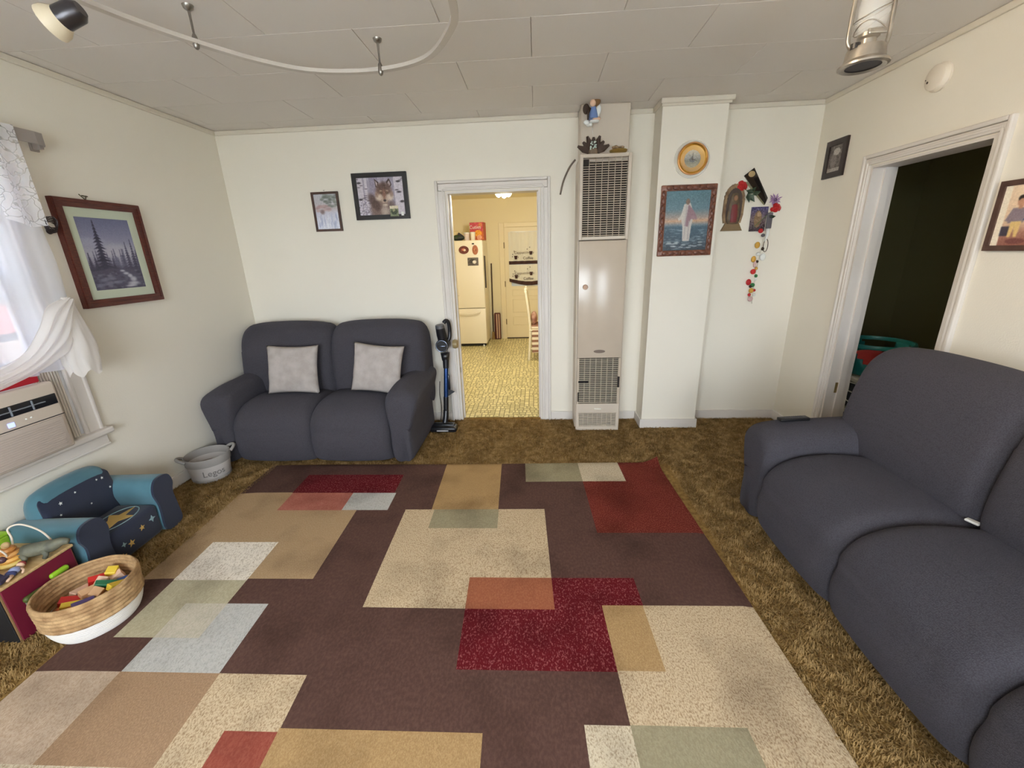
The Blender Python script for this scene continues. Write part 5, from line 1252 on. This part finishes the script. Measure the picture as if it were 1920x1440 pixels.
def toy_car():
    r = thing('toy_car', 'small dark blue toy car at the near edge of the activity cube', 'toy', (-2.275, 1.268, ZT), .3)
    m = MB(); m.prism([(-.045, .01), (.045, .01), (.046, .024), (.028, .028), (.016, .042), (-.02, .042), (-.034, .028), (-.046, .025)], -.02, .02); m.build('body', mat('car_navy', S(58, 54, 78), .3), r)
    for x in (-.026, .028):
        for y in (-.021, .021): m = MB(); m.lathe([(0, -.004), (.0095, -.004), (.0095, .004), (0, .004)], 12, (x, y, .0097), ax='y'); m.build('wheel', M_BLACK, r)
toy_car()
def blockhouse():
    r = thing('wooden_figure', 'plain wooden figure toy on the near corner of the activity cube', 'toy', (-2.36, 1.29, ZT))
    MB().lathe([(0, 0), (.032, 0), (.034, .02), (.024, .06), (.013, .075), (0, .078)], 16).build('body', mat('toy_peach', S(206, 160, 110), .5), r, smooth=True, angle=.9)
    MB().ell((0, 0, .092), .019, .019, .02).build('head', mat('toy_tan', S(222, 190, 150), .5), r, smooth=True)
blockhouse()
def greenbox():
    r = thing('green_toy_bin', 'lime green toy crate behind the activity cube by the wall', 'toy', (-2.566, 1.46, 0))
    G = MATS['lime_green']; m = MB(); m.rbox(-.030, .030, -.075, .075, 0, .33, .008, 2); m.build('bin', G, r); MB().rbox(-.033, .033, -.08, .08, .33, .345, .005, 2).build('lid', G, r)
greenbox()

# ================================================================== BASKET OF BLOCKS
BC = (-2.005, 1.372)
def basket():
    r = thing('woven_basket', 'round seagrass basket with a white base full of toy blocks', 'basket', (BC[0], BC[1], .004), .4)
    SG = mat('seagrass', S(150, 116, 78), .85, col2=S(190, 156, 112), nscale=22, bump=.9, bscale=70, bdist=.006)
    WH = mat('white_rope', S(224, 220, 214), .85, bump=.35, bscale=220, bdist=.002)
    def rad(z): return .126+.045*min(1, z/.1)**.6+.002*math.sin(z*40)
    pr = [(0, 0), (.112, 0), (.127, .006)]; k = 9
    for i in range(k*4+1):
        z = .006+i/(k*4)*.088; pr.append((rad(z)+.0016*math.sin(2*PI*i/4), z))
    pr += [(rad(.094)-.008, .094), (rad(.05)-.01, .05), (.116, .012), (0, .010)]
    MB().lathe(pr, 64).build('white_base', WH, r, smooth=True)
    pr = []; ks = 6; z0, z1 = .092, .205
    for i in range(ks*6+1): z = z0+(z1-z0)*i/(ks*6); pr.append((rad(z)+.002+.0042*abs(math.sin(PI*i/6)), z))
    inn = [(q-.012, z) for q, z in pr[::-1]]
    MB().lathe(pr+inn, 72, caps=False, wob=lambda a, k: 1+.006*math.sin(23*a+k*1.3)).build('seagrass_wall', SG, r, smooth=True)
    m = MB(); n = 60; m.tube([((rad(z1)-.004)*math.cos(2*PI*i/n), (rad(z1)-.004)*math.sin(2*PI*i/n), z1+.001*math.sin(i)) for i in range(n)], .006, 8, closed=True); m.build('rim', SG, r, smooth=True)
basket()
BLK = [('red', (196, 40, 34)), ('yellow', (228, 196, 62)), ('green', (40, 112, 78)), ('purple', (92, 74, 128)), ('natural wood', (214, 170, 128)), ('pale pink', (222, 186, 160)), ('blue', (50, 84, 150)), ('orange', (214, 110, 50))]
BM_ = {n: mat('block_'+n.replace(' ', '_'), S(*c_), .45) for n, c_ in BLK}
def block(shape, colour, label, x, y, z, rot):
    o = MB()
    if shape == 'cube': o.rbox(-.02, .02, -.02, .02, -.02, .02, .002, 1)
    elif shape == 'brick': o.rbox(-.036, .036, -.018, .018, -.014, .014, .002, 1)
    elif shape == 'bar': o.rbox(-.05, .05, -.014, .014, -.010, .010, .002, 1)
    elif shape == 'roof': o.prism([(-.03, -.014), (.03, -.014), (0, .022)], -.016, .016)
    elif shape == 'drum': o.lathe([(0, -.018), (.019, -.018), (.021, -.015), (.021, .015), (.019, .018), (0, .018)], 16)
    elif shape == 'arch': o.prism([(-.035, -.018), (-.016, -.018), (-.013, -.006), (0, 0), (.013, -.006), (.016, -.018), (.035, -.018), (.035, .02), (-.035, .02)], -.014, .014)
    b = o.build('toy_block', BM_[colour]); b.location = (x, y, z); b.rotation_euler = rot
    tag(b, label, 'toy block', 'toy blocks in the woven basket')
bz = .135
for (sh, co, lb, dx, dy, dz, ro) in [
    ('brick', 'red', 'red brick block at the window end of the basket', -.075, -.04, .0, (.2, .3, .5)),
    ('brick', 'natural wood', 'natural wooden brick block in the middle of the basket', -.01, .01, .018, (.3, .1, 1.2)),
    ('cube', 'natural wood', 'natural wooden cube block lying in the middle of the basket', .035, .0, .016, (.4, .5, .2)),
    ('cube', 'yellow', 'bright yellow cube block near the far rim of the basket', -.01, .135, .028, (.3, .2, .4)),
    ('roof', 'pale pink', 'pale wedge block beside the bright yellow cube', .03, .13, .018, (.2, .4, 1.0)),
    ('arch', 'red', 'red arch block near the far rim of the basket', -.055, .095, .014, (.5, .2, .9)),
    ('bar', 'green', 'dark green bar block standing out among the blocks', .055, .055, .024, (.3, .5, .7)),
    ('brick', 'yellow', 'yellow brick block beside the green bar block', .095, .06, .012, (.1, .4, 1.3)),
    ('cube', 'pale pink', 'pale pink cube block beside the red arch block', -.01, .075, .018, (.6, .3, .2)),
    ('brick', 'purple', 'purple brick block near the front rim of the basket', .045, -.075, .016, (.2, .1, .9)),
    ('bar', 'yellow', 'pale yellow bar block beside the purple brick block', .0, -.07, .012, (.2, .2, .6)),
    ('drum', 'red', 'red drum block near the front rim of the basket', .01, -.125, .008, (1.2, .2, .3)),
    ('brick', 'natural wood', 'wooden brick block under the purple block', .075, -.03, -.012, (.1, .1, .3)),
    ('drum', 'orange', 'orange drum block at the window end of the basket', -.055, -.095, -.006, (.5, 1.2, .0)),
    ('cube', 'blue', 'blue cube block low in the basket by the far rim', .075, .105, -.008, (.1, .1, .9)),
    ('brick', 'pale pink', 'pale brick block by the window side of the basket', -.10, .035, -.006, (.2, .2, 1.5))]:
    block(sh, co, lb, BC[0]+dx*.84, BC[1]+dy*.84, bz+dz, ro)
m = MB(); m.lathe([(0, .02), (.118, .02), (.150, .10), (.10, .118), (0, .12)], 30, (BC[0], BC[1], 0)); o = m.build('block_heap', mat('mixed_blocks', S(196, 150, 108), .6, col2=S(170, 90, 60), nscale=30), smooth=True)
tag(o, 'deep layer of mixed small wooden blocks filling the basket', 'blocks', kind='stuff')

# ================================================================== FABRIC BIN
def bin_():
    r = thing('fabric_bin', 'round grey fabric storage bin with handles beside the loveseat', 'storage bin', (-2.462, 2.645, 0), .85)
    G1 = mat('bin_felt_pale', S(192, 186, 182), .9, bump=.2, bscale=150); G2 = mat('bin_felt_grey', S(150, 146, 142), .9, bump=.2, bscale=150)
    MB().lathe([(0, 0), (.118, 0), (.122, .006), (.130, .075), (.138, .135), (.132, .135), (.122, .07), (.115, .01), (0, .010)], 40).build('body', G1, r, smooth=True, angle=.9)
    MB().lathe([(.137, .128), (.143, .13), (.146, .185), (.141, .19), (.135, .185), (.133, .135)], 40, caps=False).build('rim_band', G2, r, smooth=True, angle=.9)
    MB().lathe([(.1225, .002), (.1245, .004), (.1275, .028), (.1255, .03)], 40, caps=False).build('base_band', G2, r, smooth=True)
    for s in (-1, 1):
        m = MB(); pts = spline([(s*.140, -.055, .178), (s*.165, -.035, .195), (s*.178, 0, .20), (s*.165, .035, .195), (s*.140, .055, .178)], 6)
        m.tube(pts, .011, 8); m.build('handle', G2, r, smooth=True)
    MB().lathe([(0, .095), (.06, .105), (.110, .10), (.118, .09)], 30, caps=False).build('contents', mat('bin_contents', S(176, 164, 154), .9, col2=S(150, 138, 130), nscale=14), r, smooth=True)
    # lettering wrapped on the bin
    o = text('Legos', .062, mat('bin_letter', S(128, 124, 121), .8), r, Matrix.Rotation(PI/2, 4, 'X'), .001)
    for v in o.data.vertices:
        x, y, z = v.co; th = x/.134; q = .1345-y*0+(-y); v.co = (q*math.sin(th), -q*math.cos(th), z+.075)
    o.data.update()
bin_()

# ================================================================== THINGS IN THE DARK ROOM
def dark_room():
    r = thing('laundry_basket', 'teal plastic laundry basket seen through the dark doorway', 'laundry basket', (2.74, 3.46, .505))
    T = mat('teal_plastic', S(34, 122, 112), .4)
    m = MB(); n = 60; rows = [(.165, 0), (.178, .01), (.192, .06), (.202, .10), (.209, .14), (.216, .18), (.223, .215), (.228, .235)]; vs, fs = [], []
    for q, z in rows:
        for i in range(n): a = 2*PI*i/n; vs.append((q*math.cos(a), q*math.sin(a), z))
    for k in range(len(rows)-1):
        for i in range(n):
            a = 2*PI*(i+.5)/n; d = min(abs((a-c_+PI) % (2*PI)-PI) for c_ in (3.95, 3.95-PI/2, 3.95-PI, 3.95+PI/2)); zc = (rows[k][1]+rows[k+1][1])/2
            if not (zc > .10 and d < .50*((zc-.09)/.13)**.6): j_ = (i+1) % n; fs.append((k*n+i, k*n+j_, (k+1)*n+j_, (k+1)*n+i))
    fs.append(tuple(range(n))); m.add(vs, fs); o_ = m.build('tub', T, r, smooth=True, angle=.8)
    sd = o_.modifiers.new('wall', 'SOLIDIFY'); sd.thickness = .006
    m = MB(); n = 60; m.lathe([(.226, .232), (.246, .232), (.250, .246), (.244, .262), (.228, .262), (.224, .246), (.226, .232)], n, caps=False); m.build('rim', T, r, smooth=True, angle=.8)
    o = MB(); o.ell((2.74, 3.46, .60), .185, .185, .085, 18, 10); q = o.build('red_cloth', mat('red_cloth', S(196, 56, 44), .9, bump=.6, bscale=20, bdist=.02), smooth=True); tag(q, 'red cloth heaped inside the teal laundry basket', 'cloth')
    def pat():
        m = bpy.data.materials.new('trellis_fabric'); m.use_nodes = True; nt = m.node_tree; b = nt.nodes['Principled BSDF']; b.inputs['Roughness'].default_value = .9
        tc = nt.nodes.new('ShaderNodeTexCoord'); v = nt.nodes.new('ShaderNodeTexVoronoi'); v.feature = 'DISTANCE_TO_EDGE'; v.inputs['Scale'].default_value = 13; v.inputs['Randomness'].default_value = .35
        rr = nt.nodes.new('ShaderNodeValToRGB'); rr.color_ramp.elements[0].position = .05; rr.color_ramp.elements[1].position = .08; rr.color_ramp.elements[0].color = (*S(214, 206, 190), 1); rr.color_ramp.elements[1].color = (*S(24, 22, 24), 1)
        nt.links.new(tc.outputs['Object'], v.inputs['Vector']); nt.links.new(v.outputs['Distance'], rr.inputs[0]); nt.links.new(rr.outputs[0], b.inputs['Base Color']); MATS['trellis_fabric'] = m; return m
    P = pat()
    for i, (z0, z1, lb) in enumerate(((0, .245, 'black trellis patterned storage box on the dark room floor'), (.25, .50, 'black trellis patterned storage box directly under the laundry basket'))):
        b = thing('storage_box', lb, 'storage box', (2.74, 3.46, z0), 0, 'trellis storage boxes')
        MB().rbox(-.22, .22, -.24, .24, 0, z1-z0-.03, .012, 2).build('box', P, b); MB().rbox(-.225, .225, -.245, .245, z1-z0-.032, z1-z0, .006, 2).build('lid', mat('box_lid', S(190, 180, 160), .8), b)
dark_room()

# ================================================================== KITCHEN
M_FR = mat('fridge_white', S(240, 232, 214), .35)
def fridge():
    x0, x1, yf, yb = -1.44, -.865, 7.0, 7.66
    r = thing('refrigerator', 'white bottom freezer refrigerator in the kitchen', 'refrigerator', ((x0+x1)/2, yf, 0))
    hw = (x1-x0)/2
    MB().rbox(-hw, hw, .05, yb-yf, .05, 1.735, .006, 1).build('body', M_FR, r)
    MB().rbox(-hw, hw, -.005, .047, .665, 1.745, .012, 3).build('upper_door', M_FR, r, smooth=True, angle=.6)
    MB().rbox(-hw, hw, -.005, .047, .055, .655, .012, 3).build('freezer_drawer', M_FR, r, smooth=True, angle=.6)
    m = MB(); xh = -hw+.13; m.tube(spline([(xh, -.005, 1.56), (xh, -.045, 1.52), (xh+.0, -.055, 1.25), (xh, -.045, .93), (xh, -.005, .88)], 6), .013, 8); m.build('door_handle', M_FR, r, smooth=True)
    m = MB(); m.tube(spline([(-hw+.06, -.005, .60), (-hw+.09, -.045, .59), (0, -.055, .575), (hw-.12, -.045, .59), (hw-.09, -.005, .60)], 6), .012, 8); m.build('drawer_handle', M_FR, r, smooth=True)
    m = MB(); m.box(-hw+.02, hw-.02, .04, .12, .012, .05); m.build('kick_grille', M_BLACK, r)
    m = MB(); m.lathe([(0, 0), (.016, 0), (.012, .03), (0, .03)], 12, (hw-.06, .02, .004)); m.build('levelling_foot', M_WHITE, r)
    m = MB(); m.rbox(hw, hw+.02, .12, .16, .98, 1.50, .006, 1); m.build('side_handle_strip', mat('dark_strip', S(70, 60, 50), .5), r)
fridge()
def magnet(label, x, z, w, h, cols, shape):
    r = thing('fridge_magnet', label, 'magnet', (x, 6.994, z), 0, 'magnets on the refrigerator door')
    c = Canvas(22, 20, cols[0]); c.ell(.45, .45, .3, .25, cols[1]); c.ell(.62, .55, .18, .2, cols[2]); c.noise(14, 2, 2)
    if shape == 'oval':
        m = MB(); n = 18; m.prism([(w/2*math.cos(2*PI*i/n), h/2*math.sin(2*PI*i/n)) for i in range(n)], -.008, 0); m.build('plate', mat('magnet_%s' % label[:5], S(*cols[0]), .4), r)
        q = c.obj('print', w*.66, h*.62, r, -.009, .4)
    else:
        MB().box(-w/2, w/2, -.003, 0, -h/2, h/2).build('card', mat('magnet_card', S(90, 80, 78), .5), r); c.obj('print', w, h, r, -.0036, .4)
magnet('oval red and brown food magnet beside the door handle', -1.17, 1.60, .165, .125, [(110, 52, 44), (206, 120, 96), (236, 220, 200)], 'oval')
magnet('tall oval orange brown magnet near the fridge corner', -.985, 1.595, .095, .150, [(176, 108, 76), (196, 128, 90), (150, 84, 60)], 'oval')
magnet('dark photograph held on the refrigerator door', -1.03, 1.415, .175, .125, [(100, 92, 88), (64, 62, 60), (232, 228, 220)], 'card')
o = MB().rbox(-.018, .018, -.012, 0, -.010, .010, .003, 1).build('magnet_clip', M_BLACK, loc=(-1.015, 6.994, 1.69)); tag(o, 'small black magnet at the top of the refrigerator door', 'magnet')
# things on top of the refrigerator
def cuties():
    r = thing('fruit_box', 'red and orange printed fruit box on top of the refrigerator', 'box', (-.955, 7.22, 1.745), -.15)
    MB().rbox(-.115, .115, -.08, .08, 0, .275, .004, 1).build('carton', mat('carton_red', S(176, 62, 54), .5, col2=S(190, 96, 50), nscale=6), r)
    c = Canvas(36, 42, (196, 76, 92)).rect(0, .5, 1, 1, (196, 96, 52)); c.ell(.62, .62, .26, .2, (236, 164, 60)); c.ell(.7, .85, .2, .14, (226, 160, 130)); c.ell(.8, .15, .16, .12, (206, 120, 80)); c.noise(10, 2, 2); c.obj('print', .226, .268, r, -.0806, .4, 0, .1375)
    text('Cuties', .075, M_WHITE, r, Matrix.Translation((-.02, -.082, .20)) @ Matrix.Rotation(PI/2, 4, 'X'), .0005)
cuties()
def cup(label, x, y, h, rad, col):
    r = thing('lidded_cup', label, 'cup', (x, y, 1.745), 0, 'cups on top of the refrigerator')
    MB().lathe([(0, 0), (rad*.85, 0), (rad, h*.85), (rad*.98, h*.86), (0, h*.86)], 20).build('cup', col, r, smooth=True, angle=.8)
    MB().lathe([(0, h*.86), (rad*1.05, h*.86), (rad*1.05, h*.95), (rad*.9, h), (0, h)], 20).build('lid', M_WHITE, r, smooth=True, angle=.8)
cup('pinkish white lidded cup on the refrigerator', -1.125, 7.10, .125, .048, mat('cup_pink', S(222, 206, 200), .5))
cup('cream lidded cup nearest the fruit box', -1.02, 7.06, .125, .042, mat('cup_cream', S(236, 226, 208), .5))
def hat():
    r = thing('straw_hat', 'cream hat resting on the refrigerator behind the jamb', 'hat', (-1.335, 7.25, 1.752))
    Mh = mat('straw_cream', S(230, 214, 170), .8)
    MB().lathe([(0, .15), (.05, .145), (.075, .11), (.09, .03), (.10, .01), (.12, .0), (.12, -.006), (0, -.006)], 24).build('crown', Mh, r, smooth=True); MB().lathe([(.092, .024), (.097, .024), (.099, .006), (.094, .006)], 24, caps=False).build('band', M_BROWN, r, smooth=True)
hat()
def bag():
    r = thing('snack_bag', 'dark green and black crumpled bag on the refrigerator', 'bag', (-1.262, 7.08, 1.745))
    m = MB(); m.ell((0, 0, .045), .11, .06, .048, 16, 9); m.build('bag', mat('bag_green', S(60, 84, 52), .4, col2=S(34, 34, 44), nscale=9, bump=.5, bscale=30, bdist=.01), r, smooth=True)
    m = MB(); m.xf(Matrix.Translation((.04, -.01, .085)) @ Matrix.Rotation(.6, 4, 'Y')); m.rbox(-.045, .045, -.03, .03, -.02, .02, .01, 2); m.build('folded_top', mat('bag_dark', S(46, 42, 54), .4), r)
bag()
# folded board and broom between the fridge and the door
def board():
    r = thing('folding_board', 'dark red striped folded board leaning beside the kitchen door', 'board', (-.728, 7.60, .004))
    m = MB(); m.rbox(-.058, .058, -.03, .03, 0, .49, .02, 3); m.build('panel', mat('board_red', S(86, 36, 30), .6), r, smooth=True, angle=.8)
    for x in (-.01, .03): MB().rbox(x-.011, x+.011, -.033, -.028, .02, .47, .002, 1).build('stripe', mat('board_stripe', S(196, 164, 140), .6), r)
board()
def broom():
    r = thing('broom', 'dark handled broom standing between the refrigerator and kitchen wall', 'broom', (-.815, 7.615, .004))
    m = MB(); m.cyl((0, 0, .12), (.012, .03, 1.36), .012, 10); m.build('stick', M_BROWN, r, smooth=True, angle=.8)
    m = MB(); m.prism([(-.03, .0), (.03, .0), (.02, .14), (-.02, .14)], -.02, .02); m.build('brush', mat('broom_straw', S(150, 120, 70), .9), r)
broom()
# kitchen door with panels
def kdoor():
    y = KY
    root = bpy.data.objects.new('door_1', None); COL.objects.link(root); root.location = (-.12, y, 0); struct(root)
    DP = mat('door_paint', S(232, 218, 182), .5)
    hw = .44; MB().rbox(-hw, hw, -.03, 0, .02, 1.955, .004, 1).build('slab', DP, root)
    for s in (-1, 1): MB().rbox(min(s*hw, s*(hw+.09)), max(s*hw, s*(hw+.09)), -.04, 0, 0, 2.03, .006, 2).build('side_casing', DP, root)
    MB().rbox(-hw+.001, hw-.001, -.0395, 0, 1.956, 2.03, .006, 2).build('head_casing', DP, root)
    for (z0, z1) in ((.25, .41), (.485, .72), (.78, .90)):
        m = MB(); a = hw-.12; t = .012
        m.rbox(-a, a, -.036, -.03, z0, z0+t, .003, 1); m.rbox(-a, a, -.036, -.03, z1-t, z1, .003, 1); m.rbox(-a, -a+t, -.036, -.03, z0, z1, .003, 1); m.rbox(a-t, a, -.036, -.03, z0, z1, .003, 1); m.build('panel_moulding', DP, root)
    for z in (.32, 1.0, 1.66): MB().rbox(-hw-.012, -hw+.004, -.045, -.028, z-.05, z+.05, .002, 1).build('hinge', mat('hinge_dark', S(120, 100, 66), .5, .5), root)
    MB().box(-hw, hw, -.035, 0, .004, .022).build('threshold_gap', M_BROWN, root)
    c = Canvas(20, 30, (196, 206, 214)).noise(4, 3, 3); c.obj('window_pane', .66, .92, root, -.032, .2, 0, 1.42)  # opaque pane, bluish daylight painted into its colour
kdoor()
def cafe_curtain(label, z0, z1, sag, y, grp):
    r = thing('cafe_curtain', label, 'curtain', (-.115, y, 0), 0, grp)
    CU = mat('cafe_cotton', S(226, 222, 208), .85); BD = mat('cafe_band', S(62, 34, 28), .8)
    n = 36; W = .74
    def drop(t): return sag*math.sin(PI*t)
    def sheet(za, zb, mt, nm, dy):
        vs, fs = [], []
        for j in range(5):
            for i in range(n+1):
                t = i/n; zz = za+(zb-za)*j/4; vs.append((-W/2+W*t, dy+.010*math.sin(t*40+j*.3), zz-drop(t)*((z1-zz)/(z1-z0))))
        for j in range(4):
            for i in range(n): a = j*(n+1)+i; fs.append((a, a+1, a+n+2, a+n+1))
        return MB().add(vs, fs).build(nm, mt, r, smooth=True)
    sheet(z1, z0+.055, CU, 'cotton_panel', 0); sheet(z0+.056, z0, BD, 'dark_hem', -.004)
    def cup_(x, z, q):
        m = MB(); m.prism([(x-.030, z+.03), (x+.030, z+.03), (x+.020, z-.03), (x-.020, z-.03)], -.022-q, -.020-q); m.tube([(x+.03+.014*math.cos(t), -.021-q, z+.004+.014*math.sin(t)) for t in np.linspace(-1.4, 1.4, 8)], .003, 5); m.build('printed_cup', BD, r)
    d = sag*.75
    cup_(-.245, z0+.115-d*.6, 0); cup_(.02, z0+.185-d, 0)
    text('Cappuccino', .060, mat('cafe_ink', S(110, 90, 66), .8), r, Matrix.Translation((-.13, -.022, z0+.195-d)) @ Matrix.Rotation(PI/2, 4, 'X'), .0004)
    text('Coffee', .066, BD, r, Matrix.Translation((-.03, -.022, z0+.10-d)) @ Matrix.Rotation(PI/2, 4, 'X'), .0004)
    m = MB()
    for (x, z) in ((-.30, .17), (-.305, .13), (-.27, .22), (-.045, .25), (.0, .28)): m.ell((x, -.021, z0+z-d*.7), .007, .002, .010, 8, 5)
    m.build('printed_beans', BD, r, smooth=True)
    return r
cafe_curtain('white cotton cafe curtain with a straight dark hem on the kitchen door', 1.335, 1.875, .0, KY-.05, 'cafe curtains on the kitchen door')
cafe_curtain('white cotton cafe curtain with a sagging dark hem below the straight one', 1.04, 1.33, .07, KY-.07, 'cafe curtains on the kitchen door')
# kitchen chair, seen from the side, facing right
def kchair():
    r = thing('kitchen_chair', 'white painted wooden kitchen chair with striped cushion near the doorway', 'chair', (.09, 6.15, .004), 0)
    W = mat('chair_white', S(238, 230, 206), .45); ST = None
    def strip():
        m = bpy.data.materials.new('striped_cushion'); m.use_nodes = True; nt = m.node_tree; b = nt.nodes['Principled BSDF']; b.inputs['Roughness'].default_value = .9
        tc = nt.nodes.new('ShaderNodeTexCoord'); w = nt.nodes.new('ShaderNodeTexWave'); w.bands_direction = 'Z'; w.inputs['Scale'].default_value = 4.2; w.inputs['Distortion'].default_value = .3
        rr = nt.nodes.new('ShaderNodeValToRGB'); rr.color_ramp.elements[0].position = .42; rr.color_ramp.elements[1].position = .5; rr.color_ramp.elements[0].color = (*S(150, 110, 90), 1); rr.color_ramp.elements[1].color = (*S(236, 222, 200), 1)
        nt.links.new(tc.outputs['Object'], w.inputs['Vector']); nt.links.new(w.outputs['Fac'], rr.inputs[0]); nt.links.new(rr.outputs[0], b.inputs['Base Color']); return m
    for s in (-1, 1):
        m = MB(); m.tube(spline([(-.215, s*.19, .0), (-.20, s*.19, .25), (-.19, s*.19, .46), (-.215, s*.19, .75), (-.25, s*.19, 1.02)], 6), .019, 8); m.ell((-.251, s*.19, 1.03), .02, .02, .022); m.build('back_post', W, r, smooth=True)
        m = MB(); m.tube([(.20, s*.19, 0), (.20, s*.19, .44)], [.016, .021], 8); m.build('leg', W, r, smooth=True)
        m = MB(); m.tube([(-.205, s*.19, .18), (.20, s*.19, .18)], .011, 8); m.build('stretcher', W, r, smooth=True)
    for z, x in ((.62, -.203), (.74, -.214), (.86, -.228), (.97, -.243)):
        m = MB(); m.rbox(x-.009, x+.009, -.18, .18, z-.025, z+.025, .006, 2); m.build('back_slat', W, r)
    MB().rbox(-.21, .22, -.215, .215, .44, .465, .012, 2).build('seat', W, r)
    sc = strip()
    m = MB(); m.rbox(-.18, .21, -.20, .20, .466, .52, .024, 3); m.build('cushion', sc, r, smooth=True)
    m = MB(); m.rbox(-.17, .235, -.218, .218, .12, .46, .012, 2); m.build('cushion_skirt', sc, r)
    m = MB(); m.ell((-.135, 0, .60), .05, .17, .10, 16, 10); m.build('back_cushion', mat('cushion_plaid', S(206, 170, 150), .9, col2=S(150, 100, 86), nscale=12), r, smooth=True)
kchair()
def klamp():
    r = thing('kitchen_ceiling_lamp', 'kitchen pendant lamp with bell shaped white glass shades', 'ceiling lamp', (-.372, 5.27, KH-.028))
    MB().lathe([(0, .044), (.07, .044), (.06, -.02), (.014, -.03), (.012, -.12), (.04, -.13), (.04, -.16), (0, -.165)], 24).build('canopy', M_BRASS, r, smooth=True, angle=.8)
    g = emis('lamp_glass', (1, .90, .70), .55)
    for (x, y) in ((-.058, -.03), (.058, -.03), (0, .07)):
        m = MB(); m.tube([(x*.3, y*.3, -.14), (x, y, -.15)], .008, 8); m.build('arm', M_BRASS, r)
        m = MB(); m.lathe([(.014, -.145), (.03, -.155), (.045, -.19), (.040, -.215), (.022, -.24), (0, -.25)], 18, (x, y, 0), caps=False); m.build('glass_shade', g, r, smooth=True)
    l = bpy.data.lights.new('kitchen_bulb', 'POINT'); l.energy = 12.5; l.color = (1, .96, .84); l.shadow_soft_size = .12
    o = bpy.data.objects.new('kitchen_bulb', l); COL.objects.link(o); o.parent = r; o.location = (0, 0, -.34)
klamp()
